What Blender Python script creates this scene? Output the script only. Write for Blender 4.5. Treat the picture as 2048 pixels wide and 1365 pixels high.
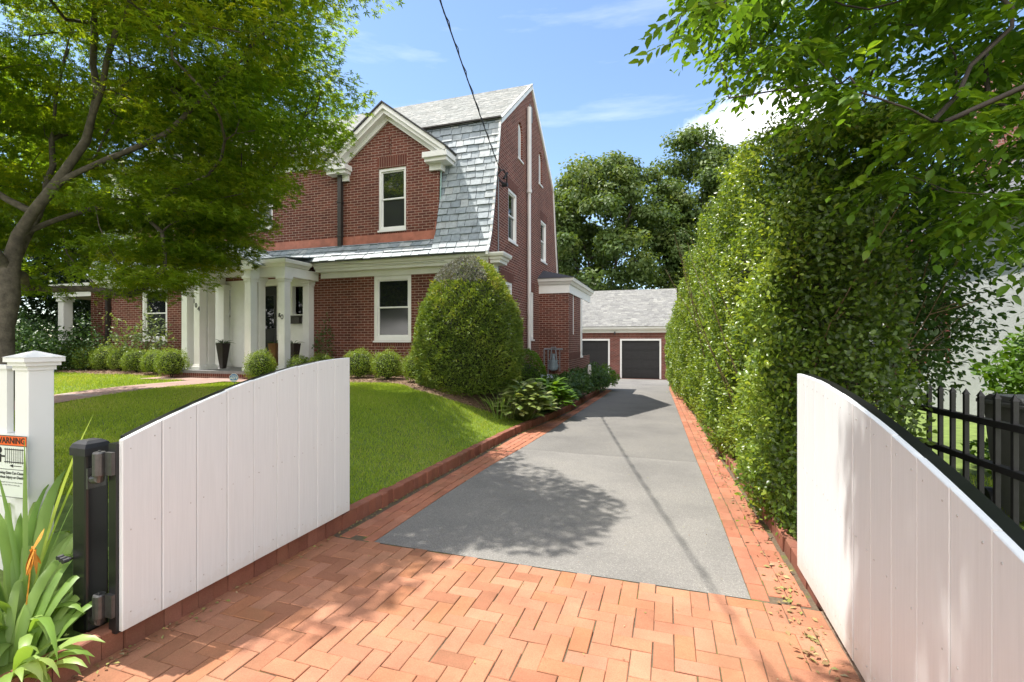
import bpy, math, random
import numpy as np
from mathutils import Vector, Matrix
random.seed(11)
R = np.random.default_rng(7)
SC = bpy.context.scene
C = SC.collection
for o in list(bpy.data.objects): bpy.data.objects.remove(o)

# ------------------------------------------------------------------ basics
YF, XG, XL = 10.7, -3.95, -17.61            # house front wall, right gable wall, left gable wall
XC = (XG + XL) / 2                           # house / portico centre line

def zg(y): return -0.02 * min(max(y, -12), 32)          # driveway surface
def sst(a, b, x):
    t = np.clip((x - a) / (b - a), 0, 1); return t * t * (3 - 2 * t)
def lawn_z(x, y):
    x = np.asarray(x, float); y = np.asarray(y, float)
    kt = -0.02 * np.clip(y, -12, 32) + 0.095
    hi = 0.20 + 0.33 * sst(1.5, 7.5, y) + 0.04 * sst(8, 10, y)
    d = -2.62 - x + 0.35 * sst(9, 14, y)
    return kt + (hi - kt) * sst(0, 1.8, d) + 0.012 * np.sin(x * 2.1) * np.sin(y * 1.7) * sst(0.3, 1.5, d)

# ------------------------------------------------------------------ mesh builder
class MB:
    def __init__(s): s.v = []; s.f = []; s.m = []; s.a = []
    def face(s, pts, m=0, a=0.5):
        n = len(s.v); s.v += [tuple(p) for p in pts]; s.f.append(tuple(range(n, n + len(pts)))); s.m.append(m); s.a.append(a)
    def add(s, vs, fs, m=0, a=0.5):
        n = len(s.v); s.v += [tuple(p) for p in vs]
        for f in fs: s.f.append(tuple(i + n for i in f)); s.m.append(m); s.a.append(a)
    def box(s, x0, x1, y0, y1, z0, z1, m=0, a=0.5):
        s.add([(x0,y0,z0),(x1,y0,z0),(x1,y1,z0),(x0,y1,z0),(x0,y0,z1),(x1,y0,z1),(x1,y1,z1),(x0,y1,z1)],
              [(3,2,1,0),(4,5,6,7),(0,1,5,4),(1,2,6,5),(2,3,7,6),(3,0,4,7)], m, a)
    def cbox(s, x0, x1, y0, y1, z0, z1, c=0.004, m=0, a=0.5, dz=(0,0,0,0)):   # box with chamfered top
        d = dz
        s.add([(x0,y0,z0),(x1,y0,z0),(x1,y1,z0),(x0,y1,z0),
               (x0,y0,z1-c+d[0]),(x1,y0,z1-c+d[1]),(x1,y1,z1-c+d[2]),(x0,y1,z1-c+d[3]),
               (x0+c,y0+c,z1+d[0]),(x1-c,y0+c,z1+d[1]),(x1-c,y1-c,z1+d[2]),(x0+c,y1-c,z1+d[3])],
              [(0,1,5,4),(1,2,6,5),(2,3,7,6),(3,0,4,7),(4,5,9,8),(5,6,10,9),(6,7,11,10),(7,4,8,11),(8,9,10,11)], m, a)
    def prism(s, pts, vec, m=0, a=0.5):       # planar outline extruded by vec
        n = len(pts); vec = Vector(vec)
        P = [Vector(p) for p in pts]; Q = [p + vec for p in P]
        fs = [tuple(range(n - 1, -1, -1)), tuple(range(n, 2 * n))] + [(i, (i + 1) % n, n + (i + 1) % n, n + i) for i in range(n)]
        s.add(P + Q, fs, m, a)
    def tube(s, pts, rad, n=8, m=0, a=0.5, cap=True):
        pts = [Vector(p) for p in pts]; k = len(pts)
        if not hasattr(rad, '__len__'): rad = [rad] * k
        base = len(s.v); up = None
        for i, p in enumerate(pts):
            t = (pts[min(i + 1, k - 1)] - pts[max(i - 1, 0)])
            if t.length < 1e-9: t = Vector((0, 0, 1))
            t.normalize()
            if up is None: up = Vector((0, 0, 1)) if abs(t.z) < .9 else Vector((1, 0, 0))
            u = t.cross(up)
            if u.length < 1e-5: u = t.cross(Vector((.3, .8, .5)))
            u.normalize(); w = u.cross(t); up = w
            for j in range(n):
                q = 2 * math.pi * j / n
                s.v.append(tuple(p + (u * math.cos(q) + w * math.sin(q)) * rad[i]))
        for i in range(k - 1):
            for j in range(n):
                b = base + i * n; s.f.append((b + j, b + (j + 1) % n, b + n + (j + 1) % n, b + n + j)); s.m.append(m); s.a.append(a)
        if cap:
            s.f.append(tuple(base + j for j in range(n - 1, -1, -1))); s.m.append(m); s.a.append(a)
            s.f.append(tuple(base + (k - 1) * n + j for j in range(n))); s.m.append(m); s.a.append(a)
    def lathe(s, cx, cy, prof, n=16, m=0, a=0.5):      # prof: (r, z)
        s.tube([(cx, cy, z) for r, z in prof], [r for r, z in prof], n, m, a) if len({z for r, z in prof}) == len(prof) else None
    def build(s, name, mats, root=None, smooth=False, bevel=0):
        if not isinstance(mats, (list, tuple)): mats = [mats]
        L = Vector(root.matrix_world.translation) if root is not None and root.type == 'EMPTY' else Vector((0, 0, 0))
        if root is not None and root.type != 'EMPTY': L = Vector(root.get('_org', (0, 0, 0)))
        me = bpy.data.meshes.new(name)
        me.from_pydata([(x - L.x, y - L.y, z - L.z) for x, y, z in s.v], [], s.f)
        for mt in mats: me.materials.append(mt)
        me.polygons.foreach_set('material_index', s.m)
        at = me.attributes.new('rnd', 'FLOAT', 'FACE'); at.data.foreach_set('value', np.asarray(s.a, np.float32))
        if smooth: me.polygons.foreach_set('use_smooth', [True] * len(s.f))
        me.update()
        return link(name, me, root, L, bevel)

def link(name, me, root=None, org=None, bevel=0):
    o = bpy.data.objects.new(name, me); C.objects.link(o)
    if root is not None: o.parent = root
    if org is not None: o['_org'] = tuple(org)
    if bevel:
        b = o.modifiers.new('Bevel', 'BEVEL'); b.width = bevel; b.segments = 2; b.limit_method = 'ANGLE'
    return o

def tag(o, label, cat, group=None):
    o['label'] = label; o['category'] = cat
    if group: o['group'] = group
    return o
def thing(name, label, cat, loc=(0, 0, 0), group=None):
    o = bpy.data.objects.new(name, None); C.objects.link(o); o.location = loc
    o.empty_display_size = 0.1
    o.matrix_world = Matrix.Translation(loc)
    return tag(o, label, cat, group)
def struct(o): o['kind'] = 'structure'; return o
def stuff(o, label, cat): o['kind'] = 'stuff'; return tag(o, label, cat)
def clone(root, loc, rz=0, sc=(1, 1, 1), label=None):
    r = root.copy(); C.objects.link(r); r.location = loc; r.rotation_euler = (0, 0, rz); r.scale = sc
    if label: r['label'] = label
    for ch in list(root.children):
        c = ch.copy(); C.objects.link(c); c.parent = r
    return r

# ------------------------------------------------------------------ numpy leaf meshes
def np_mesh(name, V, faces, rnd, mats, mat_idx=None, smooth=False):
    """V (N,3); faces list of int arrays (F,k) ; rnd list of arrays (F,)"""
    me = bpy.data.meshes.new(name)
    me.vertices.add(len(V)); me.vertices.foreach_set('co', np.ascontiguousarray(V, np.float32).ravel())
    nl = sum(f.size for f in faces); nf = sum(len(f) for f in faces)
    me.loops.add(nl); me.polygons.add(nf)
    me.loops.foreach_set('vertex_index', np.concatenate([f.ravel() for f in faces]).astype(np.int32))
    tot = np.concatenate([np.full(len(f), f.shape[1], np.int32) for f in faces])
    st = np.concatenate([[0], np.cumsum(tot)[:-1]]).astype(np.int32)
    me.polygons.foreach_set('loop_start', st)
    try: me.polygons.foreach_set('loop_total', tot)
    except Exception: pass
    if mat_idx is not None: me.polygons.foreach_set('material_index', np.asarray(mat_idx, np.int32))
    if smooth: me.polygons.foreach_set('use_smooth', np.ones(nf, bool))
    at = me.attributes.new('rnd', 'FLOAT', 'FACE'); at.data.foreach_set('value', np.concatenate(rnd).astype(np.float32))
    for m in (mats if isinstance(mats, (list, tuple)) else [mats]): me.materials.append(m)
    me.update(calc_edges=True); me.validate()
    return me

# leaf templates: x across, y along, z up ; faces uniform size k
def T_diamond(w=.5): return np.array([(0,0,0),(w*.5,.45,.10),(0,1,-.04),(-w*.5,.45,.10)]), np.array([(0,1,2),(0,2,3)])
def T_oval(w=.5):
    return (np.array([(0,0,0),(w*.42,.28,.07),(w*.46,.6,.05),(0,1,-.10),(-w*.46,.6,.05),(-w*.42,.28,.07),(0,.32,0),(0,.64,-.02)]),
            np.array([(0,1,6,6),(6,1,2,7),(7,2,3,3),(0,6,5,5),(6,7,4,5),(7,3,4,4)]))
def T_maple():
    vs = [(0,0,0)]; fs = []
    for ang, L in ((-105,.55),(-52,.85),(0,1.0),(52,.85),(105,.55)):
        a = math.radians(ang); d = np.array([math.sin(a), math.cos(a)]); p = np.array([d[1], -d[0]])
        b = len(vs)
        vs.append((*(d*L*.38 + p*.12), .04)); vs.append((*(d*L), -.10)); vs.append((*(d*L*.38 - p*.12), .04))
        fs.append((0, b, b+1, b+2))
    return np.array(vs), np.array(fs)
def T_needle(w=.16): return np.array([(-w*.5,0,0),(w*.5,0,0),(w*.3,.7,.05),(0,1,0),(-w*.3,.7,.05)]), np.array([(0,1,2,4),(4,2,3,3)])

def unit(a): return a / np.maximum(np.linalg.norm(a, axis=1, keepdims=True), 1e-9)
def leaves(P, D, N, S, tmpl, rnd):
    """returns V, faces, rnd"""
    tv, tf = tmpl; n = len(P)
    D = unit(D); X = unit(np.cross(D, N)); Z = np.cross(X, D)
    S = np.asarray(S).reshape(-1, 1, 1)
    V = P[:, None, :] + S * (tv[None, :, 0:1] * X[:, None, :] + tv[None, :, 1:2] * D[:, None, :] + tv[None, :, 2:3] * Z[:, None, :])
    k = len(tv)
    F = (tf[None] + (np.arange(n) * k)[:, None, None]).reshape(-1, tf.shape[1])
    return V.reshape(-1, 3), F, np.repeat(rnd, len(tf))
def dedup(F):
    """split quads whose last two indices coincide into triangles"""
    if F.shape[1] == 4:
        t = F[:, 2] == F[:, 3]
        return [F[~t], F[t][:, :3]], t
    return [F], None
def leaf_obj(name, parts, mats, root=None, smooth=False):
    """parts: list of (P,D,N,S,tmpl,rnd,mat)"""
    VV = []; FF = {3: [], 4: []}; RR = {3: [], 4: []}; MM = {3: [], 4: []}; off = 0
    L = np.array(root.matrix_world.translation) if root is not None else np.zeros(3)
    for P, D, N, S, t, r, mi in parts:
        V, F, rr = leaves(P, D, N, S, t, r)
        F = F + off; off += len(V); VV.append(V - L)
        fs, tm = dedup(F)
        if tm is None:
            FF[F.shape[1]].append(F); RR[F.shape[1]].append(rr); MM[F.shape[1]].append(np.full(len(F), mi))
        else:
            FF[4].append(fs[0]); RR[4].append(rr[~tm]); MM[4].append(np.full(len(fs[0]), mi))
            FF[3].append(fs[1]); RR[3].append(rr[tm]); MM[3].append(np.full(len(fs[1]), mi))
    faces = [np.concatenate(FF[k]) for k in (4, 3) if FF[k] and sum(map(len, FF[k]))]
    rnd = [np.concatenate(RR[k]) for k in (4, 3) if FF[k] and sum(map(len, FF[k]))]
    mi = np.concatenate([np.concatenate(MM[k]) for k in (4, 3) if FF[k] and sum(map(len, FF[k]))])
    me = np_mesh(name, np.concatenate(VV), faces, rnd, mats, mi, smooth)
    return link(name, me, root, L)

# ------------------------------------------------------------------ materials
def new_mat(name):
    m = bpy.data.materials.new(name); m.use_nodes = True
    nt = m.node_tree; b = nt.nodes['Principled BSDF']; return m, nt, b
def N(nt, t, **k):
    n = nt.nodes.new(t)
    for a, v in k.items():
        if a.startswith('i_'):
            n.inputs[a[2:].replace('_', ' ')].default_value = v
        else: setattr(n, a, v)
    return n
def ramp(nt, fac, cols):
    r = nt.nodes.new('ShaderNodeValToRGB'); e = r.color_ramp.elements
    while len(e) < len(cols): e.new(0.5)
    for i, (p, c) in enumerate(cols): e[i].position = p; e[i].color = (*c, 1)
    nt.links.new(fac, r.inputs[0]); return r.outputs[0]
def pos(nt): return nt.nodes.new('ShaderNodeNewGeometry').outputs['Position']
def noise(nt, vec, scale, detail=4, rough=.6):
    n = N(nt, 'ShaderNodeTexNoise'); n.inputs['Scale'].default_value = scale; n.inputs['Detail'].default_value = detail; n.inputs['Roughness'].default_value = rough
    nt.links.new(vec, n.inputs['Vector']); return n.outputs['Fac']
def bump(nt, b, h, strength=.3, dist=.01):
    n = N(nt, 'ShaderNodeBump'); n.inputs['Strength'].default_value = strength; n.inputs['Distance'].default_value = dist
    nt.links.new(h, n.inputs['Height']); nt.links.new(n.outputs[0], b.inputs['Normal'])
def mix(nt, f, a, b, mode='MIX'):
    n = N(nt, 'ShaderNodeMix', data_type='RGBA', blend_type=mode)
    for i, v in ((0, f), (6, a), (7, b)):
        if hasattr(v, 'links') or hasattr(v, 'is_linked'): nt.links.new(v, n.inputs[i])
        elif i == 0: n.inputs[0].default_value = v
        else: n.inputs[i].default_value = (*v, 1)
    return n.outputs[2]
def plain(name, col, rough=.5, var=.12, scale=6, metal=0, bmp=0, spec=.5, bscale=60):
    m, nt, b = new_mat(name); p = pos(nt)
    lo = tuple(c * (1 - var) for c in col); hi = tuple(min(c * (1 + var), 1) for c in col)
    nt.links.new(ramp(nt, noise(nt, p, scale), [(.3, lo), (.7, hi)]), b.inputs['Base Color'])
    b.inputs['Roughness'].default_value = rough; b.inputs['Metallic'].default_value = metal
    b.inputs['Specular IOR Level'].default_value = spec
    if bmp: bump(nt, b, noise(nt, p, bscale), bmp, .01)
    return m
def by_rnd(name, cols, rough=.6, nscale=0, nvar=.25, bmp=0, spec=.3, bscale=80):
    m, nt, b = new_mat(name)
    a = N(nt, 'ShaderNodeAttribute', attribute_name='rnd').outputs['Fac']
    k = len(cols); c = ramp(nt, a, [(i / max(k - 1, 1), x) for i, x in enumerate(cols)])
    if nscale:
        p = pos(nt)
        c = mix(nt, 1.0, c, ramp(nt, noise(nt, p, nscale, 6), [(.25, (1-nvar,)*3), (.75, (1+nvar*.5,)*3)]), 'MULTIPLY')
    nt.links.new(c, b.inputs['Base Color']); b.inputs['Roughness'].default_value = rough
    b.inputs['Specular IOR Level'].default_value = spec
    if bmp: bump(nt, b, noise(nt, pos(nt), bscale, 8), bmp, .01)
    return m
def leafmat(name, cols, trans=.4, rough=.45, tcol=None, spec=.35):
    m, nt, b = new_mat(name); out = nt.nodes['Material Output']
    a = N(nt, 'ShaderNodeAttribute', attribute_name='rnd').outputs['Fac']
    k = len(cols); c = ramp(nt, a, [(i / max(k - 1, 1), x) for i, x in enumerate(cols)])
    nt.links.new(c, b.inputs['Base Color']); b.inputs['Roughness'].default_value = rough
    b.inputs['Specular IOR Level'].default_value = spec
    t = N(nt, 'ShaderNodeBsdfTranslucent')
    nt.links.new(mix(nt, 1.0, c, tcol or (1.9, 1.7, .7), 'MULTIPLY'), t.inputs['Color'])
    s = N(nt, 'ShaderNodeMixShader'); s.inputs[0].default_value = trans
    nt.links.new(b.outputs[0], s.inputs[1]); nt.links.new(t.outputs[0], s.inputs[2]); nt.links.new(s.outputs[0], out.inputs['Surface'])
    return m
def brickmat(name, c1, c2, mortar, bw=.213, rh=.0677, ms=.011, off=.5, dirt=.25, vertical=False):
    m, nt, b = new_mat(name); g = N(nt, 'ShaderNodeNewGeometry')
    sp = N(nt, 'ShaderNodeSeparateXYZ'); nt.links.new(g.outputs['Position'], sp.inputs[0])
    sn = N(nt, 'ShaderNodeSeparateXYZ'); nt.links.new(g.outputs['True Normal'], sn.inputs[0])
    ab = N(nt, 'ShaderNodeMath', operation='ABSOLUTE'); nt.links.new(sn.outputs[0], ab.inputs[0])
    gt = N(nt, 'ShaderNodeMath', operation='GREATER_THAN'); gt.inputs[1].default_value = .6; nt.links.new(ab.outputs[0], gt.inputs[0])
    mx = N(nt, 'ShaderNodeMix'); nt.links.new(gt.outputs[0], mx.inputs[0]); nt.links.new(sp.outputs[0], mx.inputs[2]); nt.links.new(sp.outputs[1], mx.inputs[3])
    cb = N(nt, 'ShaderNodeCombineXYZ'); nt.links.new(mx.outputs[0], cb.inputs[0]); nt.links.new(sp.outputs[2], cb.inputs[1])
    # slight wobble so the courses are not ruler-straight
    nz = N(nt, 'ShaderNodeTexNoise'); nz.inputs['Scale'].default_value = 9; nt.links.new(g.outputs['Position'], nz.inputs['Vector'])
    vm = N(nt, 'ShaderNodeVectorMath', operation='MULTIPLY_ADD'); vm.inputs[1].default_value = (.006, .006, 0)
    nt.links.new(nz.outputs['Color'], vm.inputs[0]); nt.links.new(cb.outputs[0], vm.inputs[2])
    t = N(nt, 'ShaderNodeTexBrick'); t.offset = off; t.inputs['Scale'].default_value = 1
    t.inputs['Brick Width'].default_value = bw; t.inputs['Row Height'].default_value = rh; t.inputs['Mortar Size'].default_value = ms / 2
    t.inputs['Mortar Smooth'].default_value = .15; t.inputs['Bias'].default_value = 0
    t.inputs['Color1'].default_value = (*c1, 1); t.inputs['Color2'].default_value = (*c2, 1); t.inputs['Mortar'].default_value = (*mortar, 1)
    nt.links.new(vm.outputs[0], t.inputs['Vector'])
    n1 = noise(nt, g.outputs['Position'], 1.3, 6, .7); n2 = noise(nt, g.outputs['Position'], 35, 4)
    c = mix(nt, 1.0, t.outputs['Color'], ramp(nt, n1, [(.3, (1-dirt,)*3), (.7, (1.1,)*3)]), 'MULTIPLY')
    c = mix(nt, 1.0, c, ramp(nt, n2, [(.3, (.85,)*3), (.7, (1.12,)*3)]), 'MULTIPLY')
    nt.links.new(c, b.inputs['Base Color']); b.inputs['Roughness'].default_value = .85; b.inputs['Specular IOR Level'].default_value = .2
    inv = N(nt, 'ShaderNodeMath', operation='MULTIPLY_ADD'); inv.inputs[1].default_value = -1; inv.inputs[2].default_value = 1
    nt.links.new(t.outputs['Fac'], inv.inputs[0])
    ad = N(nt, 'ShaderNodeMath', operation='MULTIPLY_ADD'); ad.inputs[1].default_value = .25; nt.links.new(n2, ad.inputs[0]); nt.links.new(inv.outputs[0], ad.inputs[2])
    bump(nt, b, ad.outputs[0], .6, .008)
    return m

M = {}
M['brick'] = brickmat('red_brick_wall', (.19,.062,.042), (.115,.039,.029), (.48,.36,.30))
M['brick_soldier'] = brickmat('red_brick_soldier_course', (.16,.05,.035), (.11,.037,.028), (.33,.23,.18), bw=.0677, rh=.6, off=0)
M['brick_garage'] = brickmat('red_brick_garage', (.21,.06,.045), (.14,.043,.034), (.46,.36,.31))
M['white'] = plain('white_paint', (.83,.83,.805), .45, .04, 3, bmp=.03)
def gate_paint():
    m, nt, b = new_mat('white_gate_paint'); p = pos(nt)
    mp = N(nt, 'ShaderNodeMapping'); mp.inputs['Scale'].default_value = (40, 40, 1.6); nt.links.new(p, mp.inputs[0])
    g = noise(nt, mp.outputs[0], 2.0, 6, .65)
    c = ramp(nt, g, [(.3, (.645,.67,.68)), (.7, (.705,.73,.74))])
    sp = N(nt, 'ShaderNodeSeparateXYZ'); nt.links.new(p, sp.inputs[0])
    h = N(nt, 'ShaderNodeMath', operation='MULTIPLY_ADD'); h.inputs[1].default_value = .30; nt.links.new(noise(nt, p, 22, 8, .75), h.inputs[0]); nt.links.new(sp.outputs[2], h.inputs[2])
    c = mix(nt, ramp(nt, h.outputs[0], [(.12, (.55,)*3), (.32, (0,)*3)]), c, (.50,.42,.33))      # mud splash along the foot
    c = mix(nt, ramp(nt, noise(nt, p, 55, 3, .8), [(.70, (0,)*3), (.78, (.35,)*3)]), c, (.55,.52,.48))
    nt.links.new(c, b.inputs['Base Color']); b.inputs['Roughness'].default_value = .45; bump(nt, b, g, .12, .004); return m
M['white_gate'] = gate_paint()
M['white_vinyl'] = plain('white_fence_paint', (.80,.80,.79), .35, .03, 3)
M['slate'] = by_rnd('pale_slate', [(.20,.245,.275),(.28,.325,.355),(.33,.375,.395),(.235,.285,.32),(.39,.42,.425)], .55, 9, .35, .25, .4)
M['shingle'] = by_rnd('weathered_shingle', [(.20,.21,.20),(.28,.29,.275),(.24,.25,.235),(.33,.33,.31)], .8, 12, .35, .2, .25)
M['shingle_garage'] = by_rnd('grey_garage_shingle', [(.17,.17,.165),(.235,.235,.225),(.20,.20,.19),(.28,.28,.26)], .85, 14, .3, .2, .2)
M['dark_shingle'] = plain('dark_bay_roofing', (.05,.05,.055), .8, .3, 20, bmp=.3)
M['flash'] = plain('terracotta_flashing', (.42,.15,.10), .6, .25, 5)
M['copper'] = plain('green_copper_edge', (.30,.45,.42), .6, .2, 8)
M['dark_metal'] = plain('dark_bronze_downspout', (.045,.040,.036), .45, .25, 5, metal=.3)
M['black_metal'] = plain('black_powder_coat', (.012,.012,.013), .28, .2, 8, spec=.5)
M['black_dull'] = plain('black_dull_metal', (.018,.018,.02), .5, .25, 14)
M['steel'] = plain('grey_steel', (.11,.11,.11), .45, .2, 25, metal=.8)
M['screw'] = plain('painted_screw', (.50,.49,.48), .4, .1, 40, metal=.3)
M['door_black'] = plain('black_door_paint', (.012,.012,.013), .35, .1, 5)
M['garage_door'] = plain('charcoal_garage_door', (.020,.020,.021), .5, .15, 5)
M['stone'] = plain('grey_porch_slab', (.20,.20,.20), .7, .2, 7, bmp=.1)
M['stucco'] = plain('pale_grey_stucco', (.36,.37,.36), .9, .08, 4, bmp=.9, bscale=22)
M['red_trim'] = plain('dark_red_trim', (.20,.05,.04), .5, .15, 6)
M['pink_chimney'] = brickmat('neighbour_brick', (.36,.15,.12), (.26,.11,.09), (.45,.38,.33))
M['bark_maple'] = plain('grey_maple_bark', (.105,.09,.07), .9, .45, 11, bmp=.8, bscale=30)
M['bark'] = plain('dark_bark', (.055,.045,.037), .95, .4, 9, bmp=.8, bscale=25)
M['twig'] = plain('tan_twig', (.15,.10,.058), .9, .35, 20)
M['cable'] = plain('black_cable', (.015,.015,.016), .5, .2, 20)
M['pipe_white'] = plain('white_pipe', (.66,.64,.62), .4, .06, 4)
M['meter'] = plain('blue_grey_meter_paint', (.17,.22,.25), .45, .15, 12)
M['grey_pipe'] = plain('grey_pipe', (.20,.22,.24), .5, .15, 12)
M['bin'] = plain('grey_bin_plastic', (.23,.23,.235), .5, .08, 6)
M['lid'] = plain('grey_blue_lid', (.36,.42,.48), .45, .1, 5)
M['planter'] = plain('brown_planter', (.035,.026,.022), .45, .2, 8)
M['planter_copper'] = plain('copper_planter', (.20,.095,.03), .4, .2, 6, metal=.2)
M['orange'] = plain('sign_orange', (.80,.13,.02), .5, .03)
M['sign_white'] = plain('sign_white', (.72,.76,.70), .4, .03)
M['ink'] = plain('sign_ink', (.012,.012,.012), .6, .1)
M['sign_blue'] = plain('sign_blue', (.05,.18,.45), .4, .05)
M['curtain'] = plain('pale_curtain', (.5,.5,.48), .8, .1, 10)
M['dead_leaf'] = plain('withered_bloom', (.62,.28,.04), .7, .3, 40)
def joint():
    m, nt, b = new_mat('sandy_mossy_joint'); p = pos(nt)
    c = ramp(nt, noise(nt, p, 60, 4), [(.3, (.075,.055,.035)), (.7, (.15,.11,.07))])
    c = mix(nt, ramp(nt, noise(nt, p, 4.5, 6, .7), [(.52, (0,)*3), (.62, (.85,)*3)]), c, (.11,.13,.02))
    nt.links.new(c, b.inputs['Base Color']); b.inputs['Roughness'].default_value = .95; return m
M['soil'] = joint()
def glass(name, base, rough=.02):
    m, nt, b = new_mat(name); b.inputs['Base Color'].default_value = (*base, 1); b.inputs['Roughness'].default_value = rough
    b.inputs['Specular IOR Level'].default_value = .8; b.inputs['IOR'].default_value = 1.55
    n = noise(nt, pos(nt), 1.2, 2); bump(nt, b, n, .03, .05); return m
M['glass'] = glass('dark_window_glass', (.012,.014,.016))
M['screen'] = glass('insect_screen_glass', (.03,.032,.034), .12)
# pavers
def paver(name, cols):
    m, nt, b = new_mat(name); p = pos(nt)
    a = N(nt, 'ShaderNodeAttribute', attribute_name='rnd').outputs['Fac']
    c = ramp(nt, a, [(i / (len(cols) - 1), x) for i, x in enumerate(cols)])
    c = mix(nt, 1.0, c, ramp(nt, noise(nt, p, 3.0, 6, .7), [(.3, (.78,.76,.74)), (.7, (1.12,1.1,1.08))]), 'MULTIPLY')
    c = mix(nt, 1.0, c, ramp(nt, noise(nt, p, 160, 3, .7), [(.3, (.82,.8,.8)), (.7, (1.1,1.1,1.1))]), 'MULTIPLY')
    dirt = ramp(nt, noise(nt, p, 1.1, 8, .75), [(.50, (0,0,0)), (.72, (1,1,1))])
    c = mix(nt, dirt, c, mix(nt, .55, c, (.20,.13,.07)))
    nt.links.new(c, b.inputs['Base Color']); b.inputs['Roughness'].default_value = .85; b.inputs['Specular IOR Level'].default_value = .2
    bump(nt, b, noise(nt, p, 90, 6, .7), .35, .006); return m
M['paver'] = paver('brick_pavers', [(.30,.135,.08),(.40,.19,.112),(.37,.17,.105),(.43,.215,.135),(.385,.17,.088),(.41,.20,.13)])
M['paver_edge'] = paver('edge_bricks', [(.34,.14,.085),(.42,.18,.11),(.37,.155,.10),(.45,.21,.135)])
M['kerb'] = paver('kerb_bricks', [(.24,.10,.07),(.29,.12,.08),(.21,.085,.06),(.31,.14,.10)])
M['walk'] = brickmat('pale_brick_walk', (.40,.27,.22), (.33,.22,.19), (.36,.30,.27), bw=.2, rh=.1, dirt=.15)
def asphalt():
    m, nt, b = new_mat('worn_asphalt'); p = pos(nt)
    v = N(nt, 'ShaderNodeTexVoronoi'); v.inputs['Scale'].default_value = 190; nt.links.new(p, v.inputs['Vector'])
    sv = N(nt, 'ShaderNodeSeparateColor'); nt.links.new(v.outputs['Color'], sv.inputs[0])
    c = ramp(nt, sv.outputs[0], [(0, (.155,.148,.138)), (.55, (.195,.187,.174)), (.94, (.23,.221,.206)), (1, (.32,.305,.28))])
    c = mix(nt, 1.0, c, ramp(nt, noise(nt, p, .9, 7, .65), [(.3, (.80,.80,.81)), (.5, (1.0,1.0,1.0)), (.7, (1.12,1.11,1.09))]), 'MULTIPLY')
    sp = N(nt, 'ShaderNodeSeparateXYZ'); nt.links.new(p, sp.inputs[0])
    # a cold joint between two laying passes
    g = N(nt, 'ShaderNodeMath', operation='MULTIPLY_ADD'); g.inputs[1].default_value = .25; nt.links.new(noise(nt, p, 1.4, 4), g.inputs[0]); nt.links.new(sp.outputs[1], g.inputs[2])
    jl = ramp(nt, N(nt, 'ShaderNodeMapRange', i_From_Min=6.95, i_From_Max=7.2).outputs[0], [(0, (1,)*3), (1, (1,)*3)])
    mr = N(nt, 'ShaderNodeMapRange', i_From_Min=6.9, i_From_Max=7.15); nt.links.new(g.outputs[0], mr.inputs[0])
    c = mix(nt, 1.0, c, ramp(nt, mr.outputs[0], [(0, (1.06,)*3), (.4, (1.12,)*3), (.6, (.86,)*3), (1, (.93,)*3)]), 'MULTIPLY')
    nt.links.new(c, b.inputs['Base Color']); b.inputs['Roughness'].default_value = .9; b.inputs['Specular IOR Level'].default_value = .2
    bump(nt, b, v.outputs['Distance'], .5, .006); return m
M['asphalt'] = asphalt()
M['lawn'] = plain('lawn_soil_green', (.13,.185,.035), .95, .35, 5, bmp=.5)
M['far_ground'] = plain('ground_green', (.07,.10,.035), .95, .3, .6)
M['mulch'] = plain('bark_mulch', (.20,.13,.085), .95, .45, 30, bmp=.9, bscale=70)
M['grass'] = leafmat('grass_blades', [(.16,.26,.028),(.24,.34,.038),(.32,.42,.05),(.22,.32,.034),(.44,.44,.14)], .42, .6)
G = [(.030,.060,.012),(.045,.085,.015),(.06,.11,.018),(.085,.13,.02)]
M['maple_leaf'] = leafmat('maple_leaves', [(.095,.17,.016),(.14,.225,.02),(.195,.275,.025),(.30,.335,.03)], .66, .4, (1.9, 1.75, .55))
M['tree_leaf'] = leafmat('tree_leaves', [(.060,.105,.028),(.08,.13,.032),(.105,.155,.036),(.14,.175,.045)], .35, .5)
M['overhang_leaf'] = leafmat('overhanging_leaves', [(.05,.115,.012),(.075,.155,.014),(.105,.20,.018),(.16,.25,.024)], .5, .35)
M['hedge_leaf'] = leafmat('hedge_leaves', [(.045,.085,.014),(.12,.195,.026),(.18,.26,.035),(.27,.345,.06)], .42, .3, spec=.5)
M['box_leaf'] = leafmat('boxwood_leaves', [(.095,.165,.018),(.14,.22,.025),(.19,.275,.034),(.26,.33,.06)], .38, .4)
M['yew_leaf'] = leafmat('yew_needles', [(.075,.13,.02),(.12,.185,.025),(.165,.235,.032),(.25,.29,.045),(.33,.27,.05)], .3, .55)
M['yew_dead'] = leafmat('yew_dead_needles', [(.14,.145,.125),(.20,.205,.18),(.26,.26,.235)], .1, .8)
M['bright_leaf'] = leafmat('bright_shrub_leaves', [(.06,.13,.010),(.085,.17,.012),(.11,.21,.016)], .35, .45)
M['hosta_leaf'] = leafmat('hosta_leaves', [(.09,.15,.03),(.14,.20,.045),(.20,.26,.07),(.30,.34,.14)], .3, .35)
M['dark_leaf'] = leafmat('dark_shrub_leaves', [(.035,.08,.022),(.05,.105,.026),(.075,.14,.03)], .3, .4)
M['pale_leaf'] = leafmat('pale_shrub_leaves', [(.08,.13,.04),(.13,.18,.07),(.19,.24,.11)], .35, .4)
M['lily_leaf'] = leafmat('strap_leaves', [(.16,.28,.055),(.22,.34,.08),(.30,.41,.13)], .35, .4)
M['evergreen'] = leafmat('evergreen_needles', [(.012,.028,.012),(.018,.04,.014),(.026,.055,.016)], .15, .6)
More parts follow.
